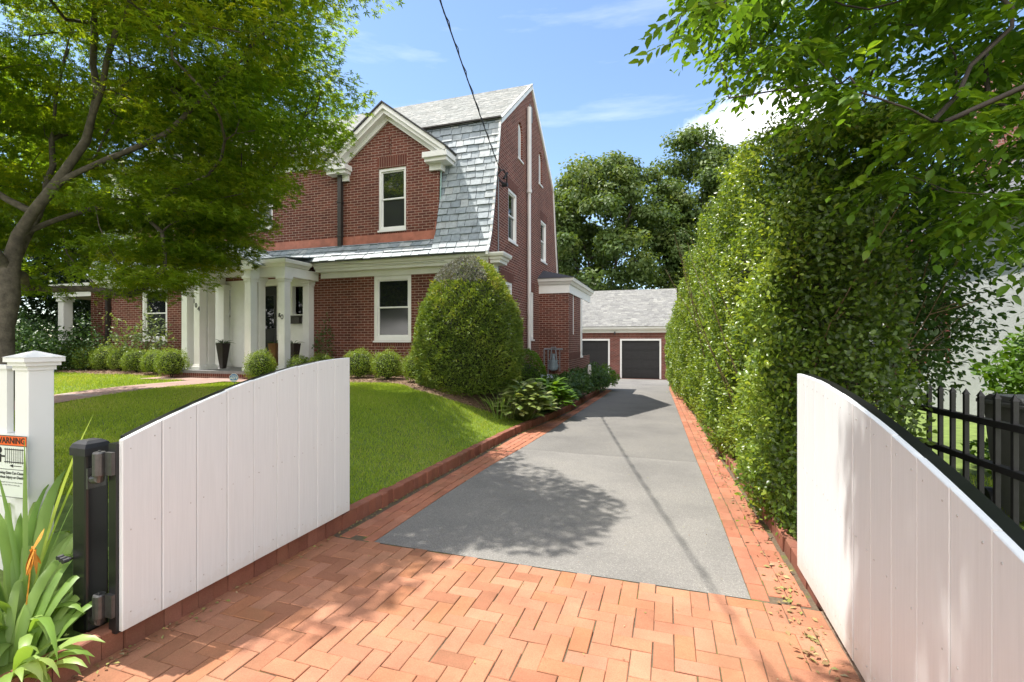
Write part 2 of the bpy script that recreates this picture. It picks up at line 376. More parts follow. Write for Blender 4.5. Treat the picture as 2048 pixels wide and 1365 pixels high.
M['fallen'] = by_rnd('fallen_leaves', [(.26,.17,.08),(.20,.12,.06),(.30,.22,.09),(.22,.24,.06),(.36,.28,.17)], .8)
M['litter'] = by_rnd('mulch_chips', [(.18,.11,.07),(.26,.17,.11),(.13,.08,.05),(.33,.23,.16)], .9)
M['core_dark'] = plain('inner_shade_twigs', (.022,.030,.010), 1, .6, 14, bmp=1.0, bscale=18)  # near-black for solid cores, paints the shade inside the shrubs
M['neigh_roof'] = by_rnd('neighbour_roof', [(.12,.12,.13),(.17,.17,.18)], .8, 10)

# ------------------------------------------------------------------ setting: ground, driveway, paving
mb = MB()
ys = [-400, -60, -12, 0, 10, 20, 32, 60, 150, 700]; xs = [-400, -60, -2.6, .9, 60, 400]
for i in range(len(ys) - 1):
    for j in range(len(xs) - 1):
        z0, z1 = zg(ys[i]) - .07, zg(ys[i + 1]) - .07
        mb.face([(xs[j], ys[i], z0), (xs[j+1], ys[i], z0), (xs[j+1], ys[i+1], z1), (xs[j], ys[i+1], z1)])
struct(mb.build('ground', M['far_ground']))

# asphalt drive (edges follow the photograph: nearly straight, widening in front of the garage)
L_e = [(3.19,-2.17),(4.5,-2.19),(5.82,-2.18),(6.93,-2.12),(8.5,-2.08),(10.6,-2.06),(13,-2.03),(16,-2.0),(18.5,-2.0),(19.6,-2.4),(20.5,-4.2),(21.5,-6),(26.4,-6.2)]
R_e = [(3.19,.48),(4.6,.45),(8,.35),(12,.26),(16,.16),(19.8,.06),(23,.1),(26.4,.12)]
def edge(E, y): return float(np.interp(y, [e[0] for e in E], [e[1] for e in E]))
mb = MB(); yy = sorted(set(np.round(np.concatenate([np.arange(3.19, 26.4, .45), [e[0] for e in L_e], [26.4]]), 3)))
for a, b in zip(yy[:-1], yy[1:]):
    mb.face([(edge(L_e,a),a,zg(a)), (edge(R_e,a),a,zg(a)), (edge(R_e,b),b,zg(b)), (edge(L_e,b),b,zg(b))])
struct(mb.build('driveway', M['asphalt']))

# sand bed below the pavers
mb = MB()
for a, b in ((-6, 3.195), (3.195, 10), (10, 26.5)):
    mb.face([(-2.66,a,zg(a)-.004), (.84,a,zg(a)-.004), (.84,b,zg(b)-.004), (-2.66,b,zg(b)-.004)])
struct(mb.build('paving_bed', M['soil']))

# herringbone apron, each brick modelled
mb = MB(); u = .102; x0, y0 = -2.62, -1.52; NX, NY = 34, 48; YM = 3.185; XM = 0.84
for i in range(-2, NX + 2):
    for j in range(-2, NY + 2):
        k = (i - j) % 4
        if k == 0: bx = (i*u, (i+2)*u, j*u, (j+1)*u)
        elif k == 3: bx = (i*u, (i+1)*u, j*u, (j+2)*u)
        else: continue
        g = random.uniform(.0015, .0032)
        xa, xb, ya, yb = bx[0]+x0+g, bx[1]+x0-g, bx[2]+y0+g, bx[3]+y0-g
        jx, jy = random.gauss(0, .0012), random.gauss(0, .0012)
        xa += jx; xb += jx; ya += jy; yb += jy
        xa, xb, ya, yb = max(xa, -2.62), min(xb, XM), max(ya, -1.5), min(yb, YM)
        if xb - xa < .02 or yb - ya < .02: continue
        z = zg((ya + yb) / 2) + random.gauss(0, .0009)
        t = [random.gauss(0, .0009) for _ in range(4)]
        mb.cbox(xa, xb, ya, yb, z - .03, z + .003, .003, a=random.random(), dz=t)
struct(mb.build('brick_apron', M['paver']))

# brick edging strips either side of the asphalt
def strip(name, inner, outer, ya, yb, sgn):
    mb = MB(); y = ya
    while y < yb:
        ln = .102 if name == 'x' else .203
        yc = y + ln / 2
        a, b = inner(yc), outer(yc)
        n = max(2, int(round(abs(b - a) / .104)))
        for k in range(n):
            xa, xb = a + (b - a) * k / n, a + (b - a) * (k + 1) / n
            if xa > xb: xa, xb = xb, xa
            s = .07 if k % 2 else 0
            z = zg(yc) + random.gauss(0, .002)
            mb.cbox(xa + .003, xb - .003, y + s + .003, y + s + ln - .003, z - .03, z + .003, .004, a=random.random(), dz=[random.gauss(0,.0015) for _ in range(4)])
        y += ln
    return struct(mb.build('brick_edging', M['paver_edge']))
strip('brick_edging', lambda y: edge(L_e, y) - .004, lambda y: min(-2.50 + .26 * float(sst(7.5, 12, y)), edge(L_e, y) - .2), 3.2, 18.4, -1)
strip('brick_edging', lambda y: edge(R_e, y) + .004, lambda y: edge(R_e, y) + .33, 3.2, 26, 1)

# kerb of upright bricks between lawn and drive; low brick kerb under the hedge
def kx(y): return -2.615 + .27 * float(sst(7.5, 12, y))
def kerb(f, ya, yb, w, h, mname):
    mb = MB(); y = ya
    while y < yb:
        ln = .098; x = f(y + ln/2); z = zg(y); t = random.gauss(0, .004)
        mb.cbox(x - w/2 + t, x + w/2 + t, y + .002, y + ln - .002 + .098 * (mname == 'lo'), z - .05, z + h + random.gauss(0, .003), .006, a=random.random())
        y += ln + .098 * (mname == 'lo')
    return mb
struct(kerb(kx, -.6, 17.0, .095, .125, 'hi').build('lawn_kerb', M['kerb']))
struct(kerb(lambda y: edge(R_e, max(y, 3.2)) + .40 , 3.25, 24, .07, .11, 'lo').build('hedge_kerb', M['kerb']))

# lawn
mb = MB()
gx = list(np.arange(-2.665, -8, -.3)) + list(np.arange(-8, -40.1, -1.0)); gy = list(np.arange(-.6, 13, .3)) + list(np.arange(13, 40, 1.5))
idx = {}
for i, x in enumerate(gx):
    for j, y in enumerate(gy):
        xx = x + (.35 * float(sst(9, 14, y)) if i == 0 else 0)
        if i == 0: xx = kx(y) - .04
        idx[i, j] = len(mb.v); mb.v.append((xx, y, float(lawn_z(xx, y))))
for i in range(len(gx) - 1):
    for j in range(len(gy) - 1):
        if gy[j] > 17.2 and gx[i] > -18.5: continue
        mb.f.append((idx[i,j], idx[i,j+1], idx[i+1,j+1], idx[i+1,j])); mb.m.append(0); mb.a.append(.5)
struct(mb.build('lawn', M['lawn'], smooth=True))
# ground strip right of the drive
mb = MB()
for a, b in ((-3, 1.5), (1.5, 10), (10, 26)):
    mb.face([(2.2, a, zg(a)+.04), (14, a, zg(a)+.06), (14, b, zg(b)+.06), (2.2, b, zg(b)+.04)])
struct(mb.build('side_yard', M['lawn']))
mb = MB()
for a, b, xa, xb in ((-3, 3.2, .845, .845), (3.2, 10, .86, .76), (10, 26, .76, .5)):
    mb.face([(xa, a, zg(a)-.012), (2.3, a, zg(a)+.03), (2.3, b, zg(b)+.03), (xb, b, zg(b)-.012)])
struct(mb.build('planting_soil', M['mulch']))

# front walk
mb = MB()
for y in np.arange(-.5, 9.05, .5):
    z0, z1 = [float(lawn_z(-10.4, q)) + .022 for q in (y, min(y + .5, 9.08))]
    mb.face([(-10.95, y, z0), (-9.85, y, z0), (-9.85, min(y+.5, 9.08), z1), (-10.95, min(y+.5, 9.08), z1)])
for a, b in ((-12.6, -10.95), (-9.85, -8.9)):
    z = float(lawn_z(-10.4, 8.8)) + .02
    mb.face([(a, 8.45, z), (b, 8.45, z), (b, 9.08, z), (a, 9.08, z)])
struct(mb.build('front_walk', M['walk']))

# mulch bed along the house front and round the yew
def bed_edge(x):       # front edge y of the bed as a function of x
    return 9.15 - 1.15 * math.exp(-((x + 4.15) / 1.0) ** 2) + .05 * math.sin(x * 3)
mb = MB(); xs_ = np.arange(-17.5, -2.55, .2)
def bed(x0, x1):
    X = np.arange(x0, x1 + .01, .2)
    for a, b in zip(X[:-1], X[1:]):
        for t0, t1 in ((0, .15), (.15, .5), (.5, 1)):
            q = []
            for x, t in ((a, t0), (b, t0), (b, t1), (a, t1)):
                e = bed_edge(x); y = e + (10.75 - e) * t
                q.append((x, y, float(lawn_z(x, y)) + .004 + .045 * min(t / .15, 1)))
            mb.face(q)
bed(-17.6, -12.7); bed(-8.9, -2.7)
# bed along the side wall
for a in np.arange(10.75, 18.3, .3):
    q = []
    for x, y in ((-3.95, a), (kx(a) - .05, a), (kx(a) - .05, a + .3), (-3.95, a + .3)): q.append((x, y, max(float(lawn_z(x, y)), zg(y) + .1) + .05))
    mb.face(q)
struct(mb.build('mulch_bed', M['mulch'], smooth=True))

n = 9000; cx = R.uniform(-17.4, -2.7, n); ce = np.array([bed_edge(x) for x in cx]); cy = ce + (10.6 - ce) * R.random(n) ** 1.5
k = ~((cx > -12.65) & (cx < -8.95)); cx, cy = cx[k], cy[k]; n = len(cx)
P = np.stack([cx, cy, lawn_z(cx, cy) + .055], 1); D = R.normal(size=(n, 3)) * (1, 1, .25); Nn = np.array([0, 0, 1.]) + R.normal(size=(n, 3)) * .4
stuff(leaf_obj('mulch_chips', [(P, D, Nn, R.uniform(.02, .06, n), T_diamond(.5), R.random(n), 0)], [M['litter']]),
      'brown bark chips scattered over the beds below the clipped shrubs', 'mulch')

# grass blades on the lawn
def grass(n, xr, yr, hmin, hmax, keep):
    x = R.uniform(*xr, n); y = R.uniform(*yr, n); k = keep(x, y); x, y = x[k], y[k]; n = len(x)
    z = lawn_z(x, y); P = np.stack([x, y, z - .004], 1)
    D = np.array([0, 0, 1.]) + R.normal(size=(n, 3)) * (.42, .42, .1); Nn = R.normal(size=(n, 3)) * (1, 1, .2)
    patch = .48 + .32 * np.sin(x * 1.3 + 2 * np.sin(y * .9)) * np.sin(y * 1.7 + x * .4)
    return P, D, Nn, R.uniform(hmin, hmax, n), T_needle(.14), np.clip(patch + R.normal(size=n) * .27, 0, 1), 0
bev = np.vectorize(bed_edge)
def on_lawn(x, y): return (x < -2.66) & ~((x > -10.97) & (x < -9.83)) & (y < bev(np.clip(x, -17.5, -2.6)) + .03) & ~((x > -12.65) & (x < -8.85) & (y > 8.43))
gp = [grass(150000, (-6.6, -2.64), (2.6, 9.3), .028, .055, on_lawn), grass(90000, (-11, -6.6), (2.2, 9.3), .035, .065, on_lawn), grass(40000, (-18, -11), (4, 9.4), .04, .075, on_lawn)]
stuff(leaf_obj('grass', gp, [M['grass']]), 'short mown green grass of the front lawn between house and drive', 'grass')
x = R.uniform(.9, 6, 16000); y = R.uniform(1.2, 7, 16000); k = x > 2.35; x, y = x[k], y[k]; n = len(x)
P = np.stack([x, y, -.02 * y + .03], 1)
stuff(leaf_obj('grass', [(P, np.array([0,0,1.]) + R.normal(size=(n,3)) * .4, R.normal(size=(n,3)), R.uniform(.05,.1,n), T_needle(.14), R.random(n), 0)], [M['grass']]),
      'bright grass strip beyond the black picket fence', 'grass')
# fallen leaves along the right edge of the paving and here and there on the drive
def fallen(n, fx, fy, smin, smax):
    y = fy(n); x = fx(n, y); P = np.stack([x, y, -.02 * y + .008 + R.random(n) * .006], 1)
    return P, R.normal(size=(n,3)) * (1,1,.15), np.array([0,0,1.]) + R.normal(size=(n,3)) * .35, R.uniform(smin, smax, n), T_diamond(.55), R.random(n), 0
Re = np.vectorize(lambda y: edge(R_e, max(y, 3.2)))
fl = [fallen(480, lambda n, y: np.clip(Re(y) + .33 - np.abs(R.normal(size=n)) * .11, -1, .80), lambda n: R.uniform(1.3, 12, n), .012, .040),
      fallen(140, lambda n, y: .74 - np.abs(R.normal(size=n)) * .07, lambda n: R.uniform(1.2, 3.8, n), .02, .05),
      fallen(300, lambda n, y: np.vectorize(kx)(y) + .06 + np.abs(R.normal(size=n)) * .05, lambda n: R.uniform(1.4, 9, n), .012, .035),
      fallen(260, lambda n, y: R.uniform(-2.1, .5, n), lambda n: R.uniform(1.5, 11, n), .008, .018)]
stuff(leaf_obj('fallen_leaves', fl, [M['fallen']]), 'small dry leaves and twigs strewn along the edges of the paving', 'leaves')

# ------------------------------------------------------------------ wall helper: strips with openings
def strips(mb, T, u0, u1, zlo, zhi, openings, breaks=(), m=0, depth=.12):
    """T(u,z,d) -> world ; zlo,zhi functions of u ; openings (ua,ub,za,zb or function) ; reveals go d inward"""
    bs = {u0, u1} | {b for b in breaks if u0 < b < u1}
    for o in openings:
        bs |= {o[0], o[1]}
        if callable(o[3]): bs |= set(np.round(np.linspace(o[0], o[1], 9), 5))
    bs = sorted(bs)
    for a, b in zip(bs[:-1], bs[1:]):
        mid = (a + b) / 2; lo = [(zlo(a), zlo(b))]; ops = sorted([o for o in openings if o[0] - 1e-6 <= a and b <= o[1] + 1e-6], key=lambda o: o[2])
        cur = (zlo(a), zlo(b))
        for o in ops:
            za = (o[2], o[2]); t = o[3]; zb = (t(a), t(b)) if callable(t) else (t, t)
            mb.face([T(a, cur[0], 0), T(b, cur[1], 0), T(b, za[1], 0), T(a, za[0], 0)], m)
            mb.face([T(a, za[0], 0), T(b, za[1], 0), T(b, za[1], depth), T(a, za[0], depth)], m)
            mb.face([T(a, zb[0], depth), T(b, zb[1], depth), T(b, zb[1], 0), T(a, zb[0], 0)], m)
            cur = zb
        mb.face([T(a, cur[0], 0), T(b, cur[1], 0), T(b, zhi(b), 0), T(a, zhi(a), 0)], m)
    for o in openings:
        for uu in (o[0], o[1]):
            zt = o[3](uu) if callable(o[3]) else o[3]
            if zt > o[2] + 1e-4: mb.face([T(uu, o[2], 0), T(uu, zt, 0), T(uu, zt, depth), T(uu, o[2], depth)], m)

TF = lambda u, z, d: (u, YF + d, z)               # front wall
TFu = lambda u, z, d: (u, YF + d, z)
TG = lambda u, z, d: (XG - d, u, z)               # right gable wall

def window(root, T, u0, u1, z0, z1, depth=.05, sash=True, arch=False, fr=.055, screen=True, name='window'):
    """double-hung window set in an opening; T maps (u,z,d)"""
    def bx(mb, a, b, c, d, e, f):        # u a..b, z c..d, depth e..f
        P = [T(a,c,e),T(b,c,e),T(b,d,e),T(a,d,e),T(a,c,f),T(b,c,f),T(b,d,f),T(a,d,f)]
        mb.add(P, [(0,1,2,3),(7,6,5,4),(0,4,5,1),(1,5,6,2),(2,6,7,3),(3,7,4,0)])
    w = MB(); zm = (z0 + z1) / 2
    h = z1 - z0
    bx(w, u0, u0+fr, z0, z1, depth-.045, depth+.03); bx(w, u1-fr, u1, z0, z1, depth-.045, depth+.03)
    bx(w, u0+fr, u1-fr, z1-fr*1.2, z1, depth-.043, depth+.03); bx(w, u0+fr, u1-fr, z0, z0+fr*1.2, depth-.043, depth+.03)
    fo = w.build(name, M['white'], root)
    s = MB(); q = .035
    a, b = u0+fr, u1-fr
    if sash:
        for (c, d, dd) in ((zm, z1-fr*1.2, depth-.01), (z0+fr*1.2, zm+.03, depth+.008)):
            bx(s, a, a+q, c, d, dd, dd+.03); bx(s, b-q, b, c, d, dd, dd+.03); bx(s, a+q, b-q, d-q, d, dd+.001, dd+.03); bx(s, a+q, b-q, c, c+q, dd+.001, dd+.03)
        s.build('sash', M['white'], fo)
    g = MB()
    g.face([T(a, zm if sash else z0+fr, depth+.016), T(b, zm if sash else z0+fr, depth+.016), T(b, z1-fr, depth+.016), T(a, z1-fr, depth+.016)])
    g.build('upper_pane' if sash else 'pane', M['glass'], fo)
    if sash:
        g = MB(); g.face([T(a, z0+fr, depth+.024), T(b, z0+fr, depth+.024), T(b, zm+.01, depth+.024), T(a, zm+.01, depth+.024)])
        g.build('lower_pane', M['screen'] if screen else M['glass'], fo)
    sl = MB(); bx(sl, u0-.01, u1+.01, z0-.045, z0-.002, -.035, depth+.02)
    sl.build('sill', M['white'], fo)
    return fo

def soldier(root, T, u0, u1, z0, z1, out=.004, name='brick_lintel'):
    mb = MB(); P = [T(u0,z0,-out),T(u1,z0,-out),T(u1,z1,-out),T(u0,z1,-out),T(u0,z0,.02),T(u1,z0,.02),T(u1,z1,.02),T(u0,z1,.02)]
    mb.add(P, [(0,1,2,3),(0,4,5,1),(1,5,6,2),(2,6,7,3),(3,7,4,0)])
    return mb.build(name, M['brick_soldier'], root)

def slates(mb, Mf, smax, xr, exp=.19, tw=.27, thick=.012, jit=.25, rough_edge=.01):
    """Mf(x,s,lift) world; s from eave upward; xr(s) -> (x0,x1)"""
    s = 0; row = 0
    while s < smax - .02:
        e = exp; a, b = xr(min(s + e/2, smax)); st = min(s + e + .04, smax)
        if b > a:
            x = a - (tw * .5 if row % 2 else 0) - random.random() * .05
            while x < b:
                w = tw * random.uniform(1 - jit, 1 + jit); xa, xb = max(x, a), min(x + w - (.013 if thick > .015 else .006), b); x += w
                if xb - xa < .03: continue
                d0 = random.uniform(-rough_edge, rough_edge); d1 = d0 + random.uniform(-rough_edge, rough_edge) * .6
                c = random.uniform(0, .04) if random.random() < .3 else 0
                l0 = thick * random.uniform(.8, 1.5)
                p = [Mf(xa, s + d0 + c, l0), Mf(xa + c * .8 + .001, s + d0, l0), Mf(xb, s + d1, l0), Mf(xb, st, .003), Mf(xa, st, .003)]
                q = [Mf(xa, s + d0 + c, -.004), Mf(xa + c * .8 + .001, s + d0, -.004), Mf(xb, s + d1, -.004), Mf(xb, st, -.006), Mf(xa, st, -.006)]
                mb.add(p + q, [(0,1,2,3,4), (1,0,5,6), (2,1,6,7), (3,2,7,8), (0,4,9,5)], a=random.random())
        s += e; row += 1
def profile(pts):
    """pts (y,z) from eave up -> function s -> (y,z,ny,nz), total"""
    seg = []; tot = 0
    for p, q in zip(pts[:-1], pts[1:]):
        L = math.hypot(q[0]-p[0], q[1]-p[1]); seg.append((tot, L, p, q)); tot += L
    def f(s):
        for s0, L, p, q in seg:
            if s <= s0 + L or (s0, L, p, q) == seg[-1]:
                t = (s - s0) / L; dy, dz = (q[0]-p[0])/L, (q[1]-p[1])/L
                return p[0] + (q[0]-p[0])*t, p[1] + (q[1]-p[1])*t, -dz, dy
    return f, tot

# ------------------------------------------------------------------ the house
H = thing('brick_house', 'red brick house with white trim, slate gambrel roof and columned entrance porch', 'house', (XC, YF, .5))
YR = 28.0 - YF                                    # rear wall (symmetric about y = 14)
prof_f = [(10.22,3.56),(10.36,3.78),(10.50,4.15),(10.66,4.75),(11.16,7.05)]
def gab_top(y):
    yy = y if y <= 14 else 28 - y
    ys = [p[0] for p in prof_f] + [14.0]; zs = [p[1] for p in prof_f] + [9.33]
    return float(np.interp(yy, ys, zs)) - .06
gbreaks = [10.36,10.50,10.66,11.16,14,16.84,17.34,17.5,17.64]
def archtop(c, r, z): return lambda u: z + math.sqrt(max(r*r - (u-c)**2, 0))
A1, A2 = (12.66,13.10), (14.90,15.34)
gops = [(A1[0],A1[1],6.62,archtop(12.88,.22,7.45)), (A2[0],A2[1],6.62,archtop(15.12,.22,7.45)),
        (11.80,12.55,4.15,5.52), (15.17,15.92,4.15,5.50), (11.30,12.15,1.55,3.04), (13.60,14.28,1.55,3.0)]
mb = MB()
strips(mb, TG, 10.36, 17.64, lambda u: 3.30 if (u < 10.7 or u > 17.3) else -.6, gab_top, gops, gbreaks + [10.7, 17.3])
# far left gable and rear wall
TGl = lambda u, z, d: (XL + d, u, z)
strips(mb, TGl, 10.36, 17.64, lambda u: -.2, gab_top, [], gbreaks)
mb.face([(XG, YR, -.6), (XL, YR, -.6), (XL, YR, 4), (XG, YR, 4)])
# front ground-floor wall, with openings for two windows and the entrance
W1, W2 = (-7.28,-6.18,1.51,3.20), (-15.80,-14.70,1.51,3.20)
ENT = (-12.85,-9.19,.3,3.25)
strips(mb, TF, XL, XG, lambda u: -.2, lambda u: 3.6, [W1, W2, ENT])
mb.build('wall', M['brick'], H)
# upper front wall (wide dormer under two pediments)
DL, DR = 2*XC + 5.40, -5.40
PC = -6.83; PCl = 2*XC - PC
def up_top(u):
    c = PC if u > XC else PCl
    return max(6.42, 7.28 - .80 * abs(u - c)) if abs(u - c) < 1.5 else 6.42
DW = (-7.14,-6.33,4.36,5.97); UW = (-11.42,-10.60,4.70,5.92); DWl = (2*XC+6.33, 2*XC+7.14, 4.36, 5.97)
mb = MB()
strips(mb, TFu, DL, DR, lambda u: 3.9, up_top, [DW, UW, DWl], [PC, PCl, PC-1.075, PC+1.075, PCl-1.075, PCl+1.075])
# dormer cheeks
for x in (DR, DL):
    mb.face([(x, YF, 3.9), (x, 11.2, 3.9), (x, 11.2, 6.5), (x, YF, 6.5)])
mb.build('upper_wall', M['brick'], H)
# terracotta flashing along the foot of the upper wall
mb = MB(); mb.box(DL - .02, DR + .03, YF - .03, YF - .004, 3.93, 4.262); mb.box(DR - .10, DR + .03, YF - .031, YF - .0045, 4.2625, 4.47)
mb.build('flashing', M['flash'], H)
mb = MB(); mb.tube([(DR + .03, YF - .01, 4.3), (DR + .035, 10.72, 5.2), (DR + .04, 10.76, 6.1)], .018, 6); mb.build('copper_edge', M['copper'], H)

# windows of the house
window(H, TF, *W1, depth=.06, fr=.17 * .55)
window(H, TF, *W2, depth=.06, fr=.09)
window(H, TFu, *DW, depth=.07, fr=.06); window(H, TFu, *UW, depth=.07, fr=.06); window(H, TFu, *DWl, depth=.07, fr=.06)
for o in gops[2:]: window(H, TG, o[0], o[1], o[2], o[3], depth=.06, fr=.06)
for (a, b) in (A1, A2):            # arched attic windows: white board with an arched head
    c = (a + b) / 2; mb = MB()
    arc = [(c + .22 * math.cos(t), 7.45 + .22 * math.sin(t)) for t in np.linspace(0, math.pi, 11)]
    out = [(a, 6.62), (b, 6.62)] + arc
    mb.prism([TG(y, z, .06) for y, z in out], (-.04, 0, 0))
    w = mb.build('arched_window', M['white'], H)
    mb = MB(); inn = [(a+.09, 6.72), (b-.09, 6.72)] + [(c + .13 * math.cos(t), 7.42 + .13 * math.sin(t)) for t in np.linspace(0, math.pi, 11)]
    mb.face([TG(y, z, .056) for y, z in inn]); mb.build('pane', M['curtain'], w)
    mb = MB(); mb.box(XG - .06, XG + .03, a - .03, b + .03, 6.57, 6.615); mb.build('sill', M['white'], w)
# soldier courses
soldier(H, TF, W1[0]-.02, W1[1]+.02, 1.36, 1.455, name='brick_sill'); soldier(H, TFu, DW[0]-.02, DW[1]+.02, 4.272, 4.31, name='brick_sill')
soldier(H, TFu, DW[0]-.03, DW[1]+.03, 5.985, 6.26); soldier(H, TFu, DWl[0]-.03, DWl[1]+.03, 5.985, 6.26)
for o in gops[2:]: soldier(H, TG, o[0]-.1, o[1]+.1, o[3]+.005, o[3]+.27)
mb = MB()
for k in range(4): mb.box(PC+.04-.03, PC+.04+.03, YF-.02, YF+.01, 6.32+.12*k, 6.41+.12*k)
mb.build('brick_ornament', M['brick_soldier'], H)

# cornices -------------------------------------------------------------
def cornice(root, pts, steps, name, closed=False, mat='white'):
    """sweep stepped profile (out, z) along horizontal polyline pts [(x,y)], out to the right-hand side"""
    P = [Vector((x, y)) for x, y in pts]; k = len(P); mb = MB(); rings = []
    for i in range(k):
        d0 = (P[i] - P[i-1]).normalized() if i else None
        d1 = (P[i+1] - P[i]).normalized() if i < k-1 else None
        n0 = Vector((d0.y, -d0.x)) if d0 else None; n1 = Vector((d1.y, -d1.x)) if d1 else None
        if n0 and n1: nn = (n0 + n1); nn = nn / max(nn.dot(n0), .3)
        else: nn = n0 or n1
        rings.append([(P[i].x + nn.x*o, P[i].y + nn.y*o, z) for o, z in steps])
    m = len(steps)
    for i in range(k - 1):
        for j in range(m):
            mb.face([rings[i][j], rings[i+1][j], rings[i+1][(j+1) % m], rings[i][(j+1) % m]])
    mb.face(rings[0][::-1]); mb.face(rings[-1])
    return mb.build(name, M[mat], root)
eave_steps = [(.0,3.19),(.03,3.19),(.03,3.33),(.30,3.335),(.31,3.40),(.36,3.41),(.38,3.46),(.44,3.48),(.47,3.53),(.47,3.56),(.0,3.56)]
sh = [(o, z) for o, z in eave_steps]
# main eave, split around the portico, with a short return on the gable
PW = 1.85
cornice(H, [(XC+PW, YF), (XG, YF), (XG, YF+.28)], [(o if o < .1 else o * .8 , z) for o, z in sh], 'eave_cornice')
cornice(H, [(XL, YF), (XC-PW, YF)], sh, 'eave_cornice')
# upper cornice on the wide dormer between the pediments
cornice(H, [(PCl+1.45, YF), (PC-1.30, YF)], [(0,6.20),(.03,6.20),(.03,6.34),(.15,6.35),(.16,6.42),(.22,6.44),(.26,6.52),(.26,6.56),(0,6.56)], 'upper_cornice')
# pediments
def pediment(c):
    mb = MB(); hw, ze, zp = 1.74, 6.20, 7.50     # half width, eave z, apex z
    sl = (zp - ze) / hw
    for sg in (-1, 1):
        # raking cornice: three stepped bands
        for (t0, t1, yo) in ((0, .12, -.30), (.12, .22, -.23), (.22, .34, -.06)):
            o = [(c, zp - t0), (c + sg*hw*(1 if t0 < .2 else .86), ze - t0 + (0 if t0 < .2 else sl*hw*.14)), (c + sg*hw*(1 if t0 < .2 else .86), ze - t1 + (0 if t0 < .2 else sl*hw*.14)), (c, zp - t1)]
            mb.prism([(x, YF + yo, z) for x, z in o], (0, .9 + -yo, 0) if t0 < .2 else (0, -yo + .004, 0))
        # returns
        x0, x1 = sorted((c + sg*1.12, c + sg*1.78))
        mb.box(x0, x1, YF - .30, YF + .45, 5.99, 6.12); mb.box(x0 + .03, x1 - .04, YF - .24, YF + .42, 5.90, 5.99)
        mb.box(min(c+sg*1.20, c+sg*1.52), max(c+sg*1.20, c+sg*1.52), YF - .07, YF + .2, 5.74, 5.90)
    p = mb.build('pediment', M['white'], H)
    rb = MB()
    for sg in (-1, 1):
        o = [(c, zp + .05), (c + sg*(hw+.06), ze + .05 - .05), (c + sg*(hw+.06), ze - .035), (c, zp + .004)]
        rb.prism([(x, YF - .34, z) for x, z in o], (0, 1.75, 0))
    rb.build('pediment_roof', M['dark_shingle'], H)
pediment(PC); pediment(PCl)

# roofs ----------------------------------------------------------------
f1, t1 = profile(prof_f); mb = MB()
def Mf1(x, s, l):
    y, z, ny, nz = f1(s); return (x, y + ny * l, z + nz * l)
def inner(z):      # how far the steep slates run in behind the pediment roof
    return DR + .02 if z < 6.42 else PC + (7.57 - z) / .747 - .12
slates(mb, Mf1, t1, lambda s: (inner(f1(s)[1]) if f1(s)[1] > 4.0 else DR, XG + .05), .185, .26, .026)
slates(mb, Mf1, t1, lambda s: (XL - .05, 2*XC - inner(f1(s)[1]) if f1(s)[1] > 4.0 else DL), .185, .26, .026)
fs_, ts_ = profile([(10.22, 3.56), (10.63, 4.03)])
def Mfs(x, s, l):
    y, z, ny, nz = fs_(s); return (x, y + ny*l, z + nz*l)
slates(mb, Mfs, ts_, lambda s: (DL, DR + .015), .185, .26, .026)
mb.build('slate_roof', M['slate'], H)
mb = MB()                                    # solid under-roof so that nothing shows through
for a, b in ((XL, DL), (DR, XG - .01)):
    for (y0_, z0_), (y1_, z1_) in zip(prof_f[:-1], prof_f[1:]): mb.face([(a, y0_, z0_-.01), (b, y0_, z0_-.01), (b, y1_, z1_-.01), (a, y1_, z1_-.01)])
mb.face([(DL, 10.22, 3.54), (DR, 10.22, 3.54), (DR, 10.66, 4.04), (DL, 10.66, 4.04)])
for sg_, c_p in ((1, PC), (-1, PCl)):
    mb.face([(c_p + sg_*1.46, 11.0, 6.3), (c_p + sg_*.6, 11.0, 6.3), (c_p + sg_*.6, 11.15, 7.03), (c_p + sg_*1.46, 11.15, 7.03)])
mb.build('roof_boarding', M['dark_shingle'], H)
# upper roof
sl = (9.33 - 7.05) / (14 - 11.16)
up_prof = [(11.10, 7.05 - .06*sl), (14.0, 9.33)]
fu, tu = profile(up_prof); mb = MB()
def Mfu(x, s, l):
    y, z, ny, nz = fu(s); return (x, y + ny*l, z + nz*l)
slates(mb, Mfu, tu, lambda s: (XL - .08, XG + .08), .13, .2, .009)
fx, tx = profile([(10.40, 7.05 - .76*sl), (11.10, 7.05 - .06*sl)])
def Mfx(x, s, l):
    y, z, ny, nz = fx(s); return (x, y + ny*l, z + nz*l)
slates(mb, Mfx, tx, lambda s: (PCl + 1.5, PC - 1.5), .13, .2, .009)
mb.build('upper_roof', M['shingle'], H)
mb = MB()
mb.face([(XL, 11.1, 6.99), (XG, 11.1, 6.99), (XG, 14, 9.31), (XL, 14, 9.31)]); mb.face([(PCl+1.5, 10.42, 6.43), (PC-1.5, 10.42, 6.43), (PC-1.5, 11.1, 6.985), (PCl+1.5, 11.1, 6.985)])
mb.face([(XG, 16.84, 7.04), (XL, 16.84, 7.04), (XL, 14, 9.31), (XG, 14, 9.31)])
mb.face([(XG+.05, 17.78, 3.56), (XL, 17.78, 3.56), (XL, 16.84, 7.04), (XG+.05, 16.84, 7.04)])
mb.build('rear_roof', M['dark_shingle'], H)
mb = MB(); mb.box(XL, XG + .06, 11.04, 11.13, 7.015, 7.05); mb.build('roof_drip_edge', M['dark_metal'], H)
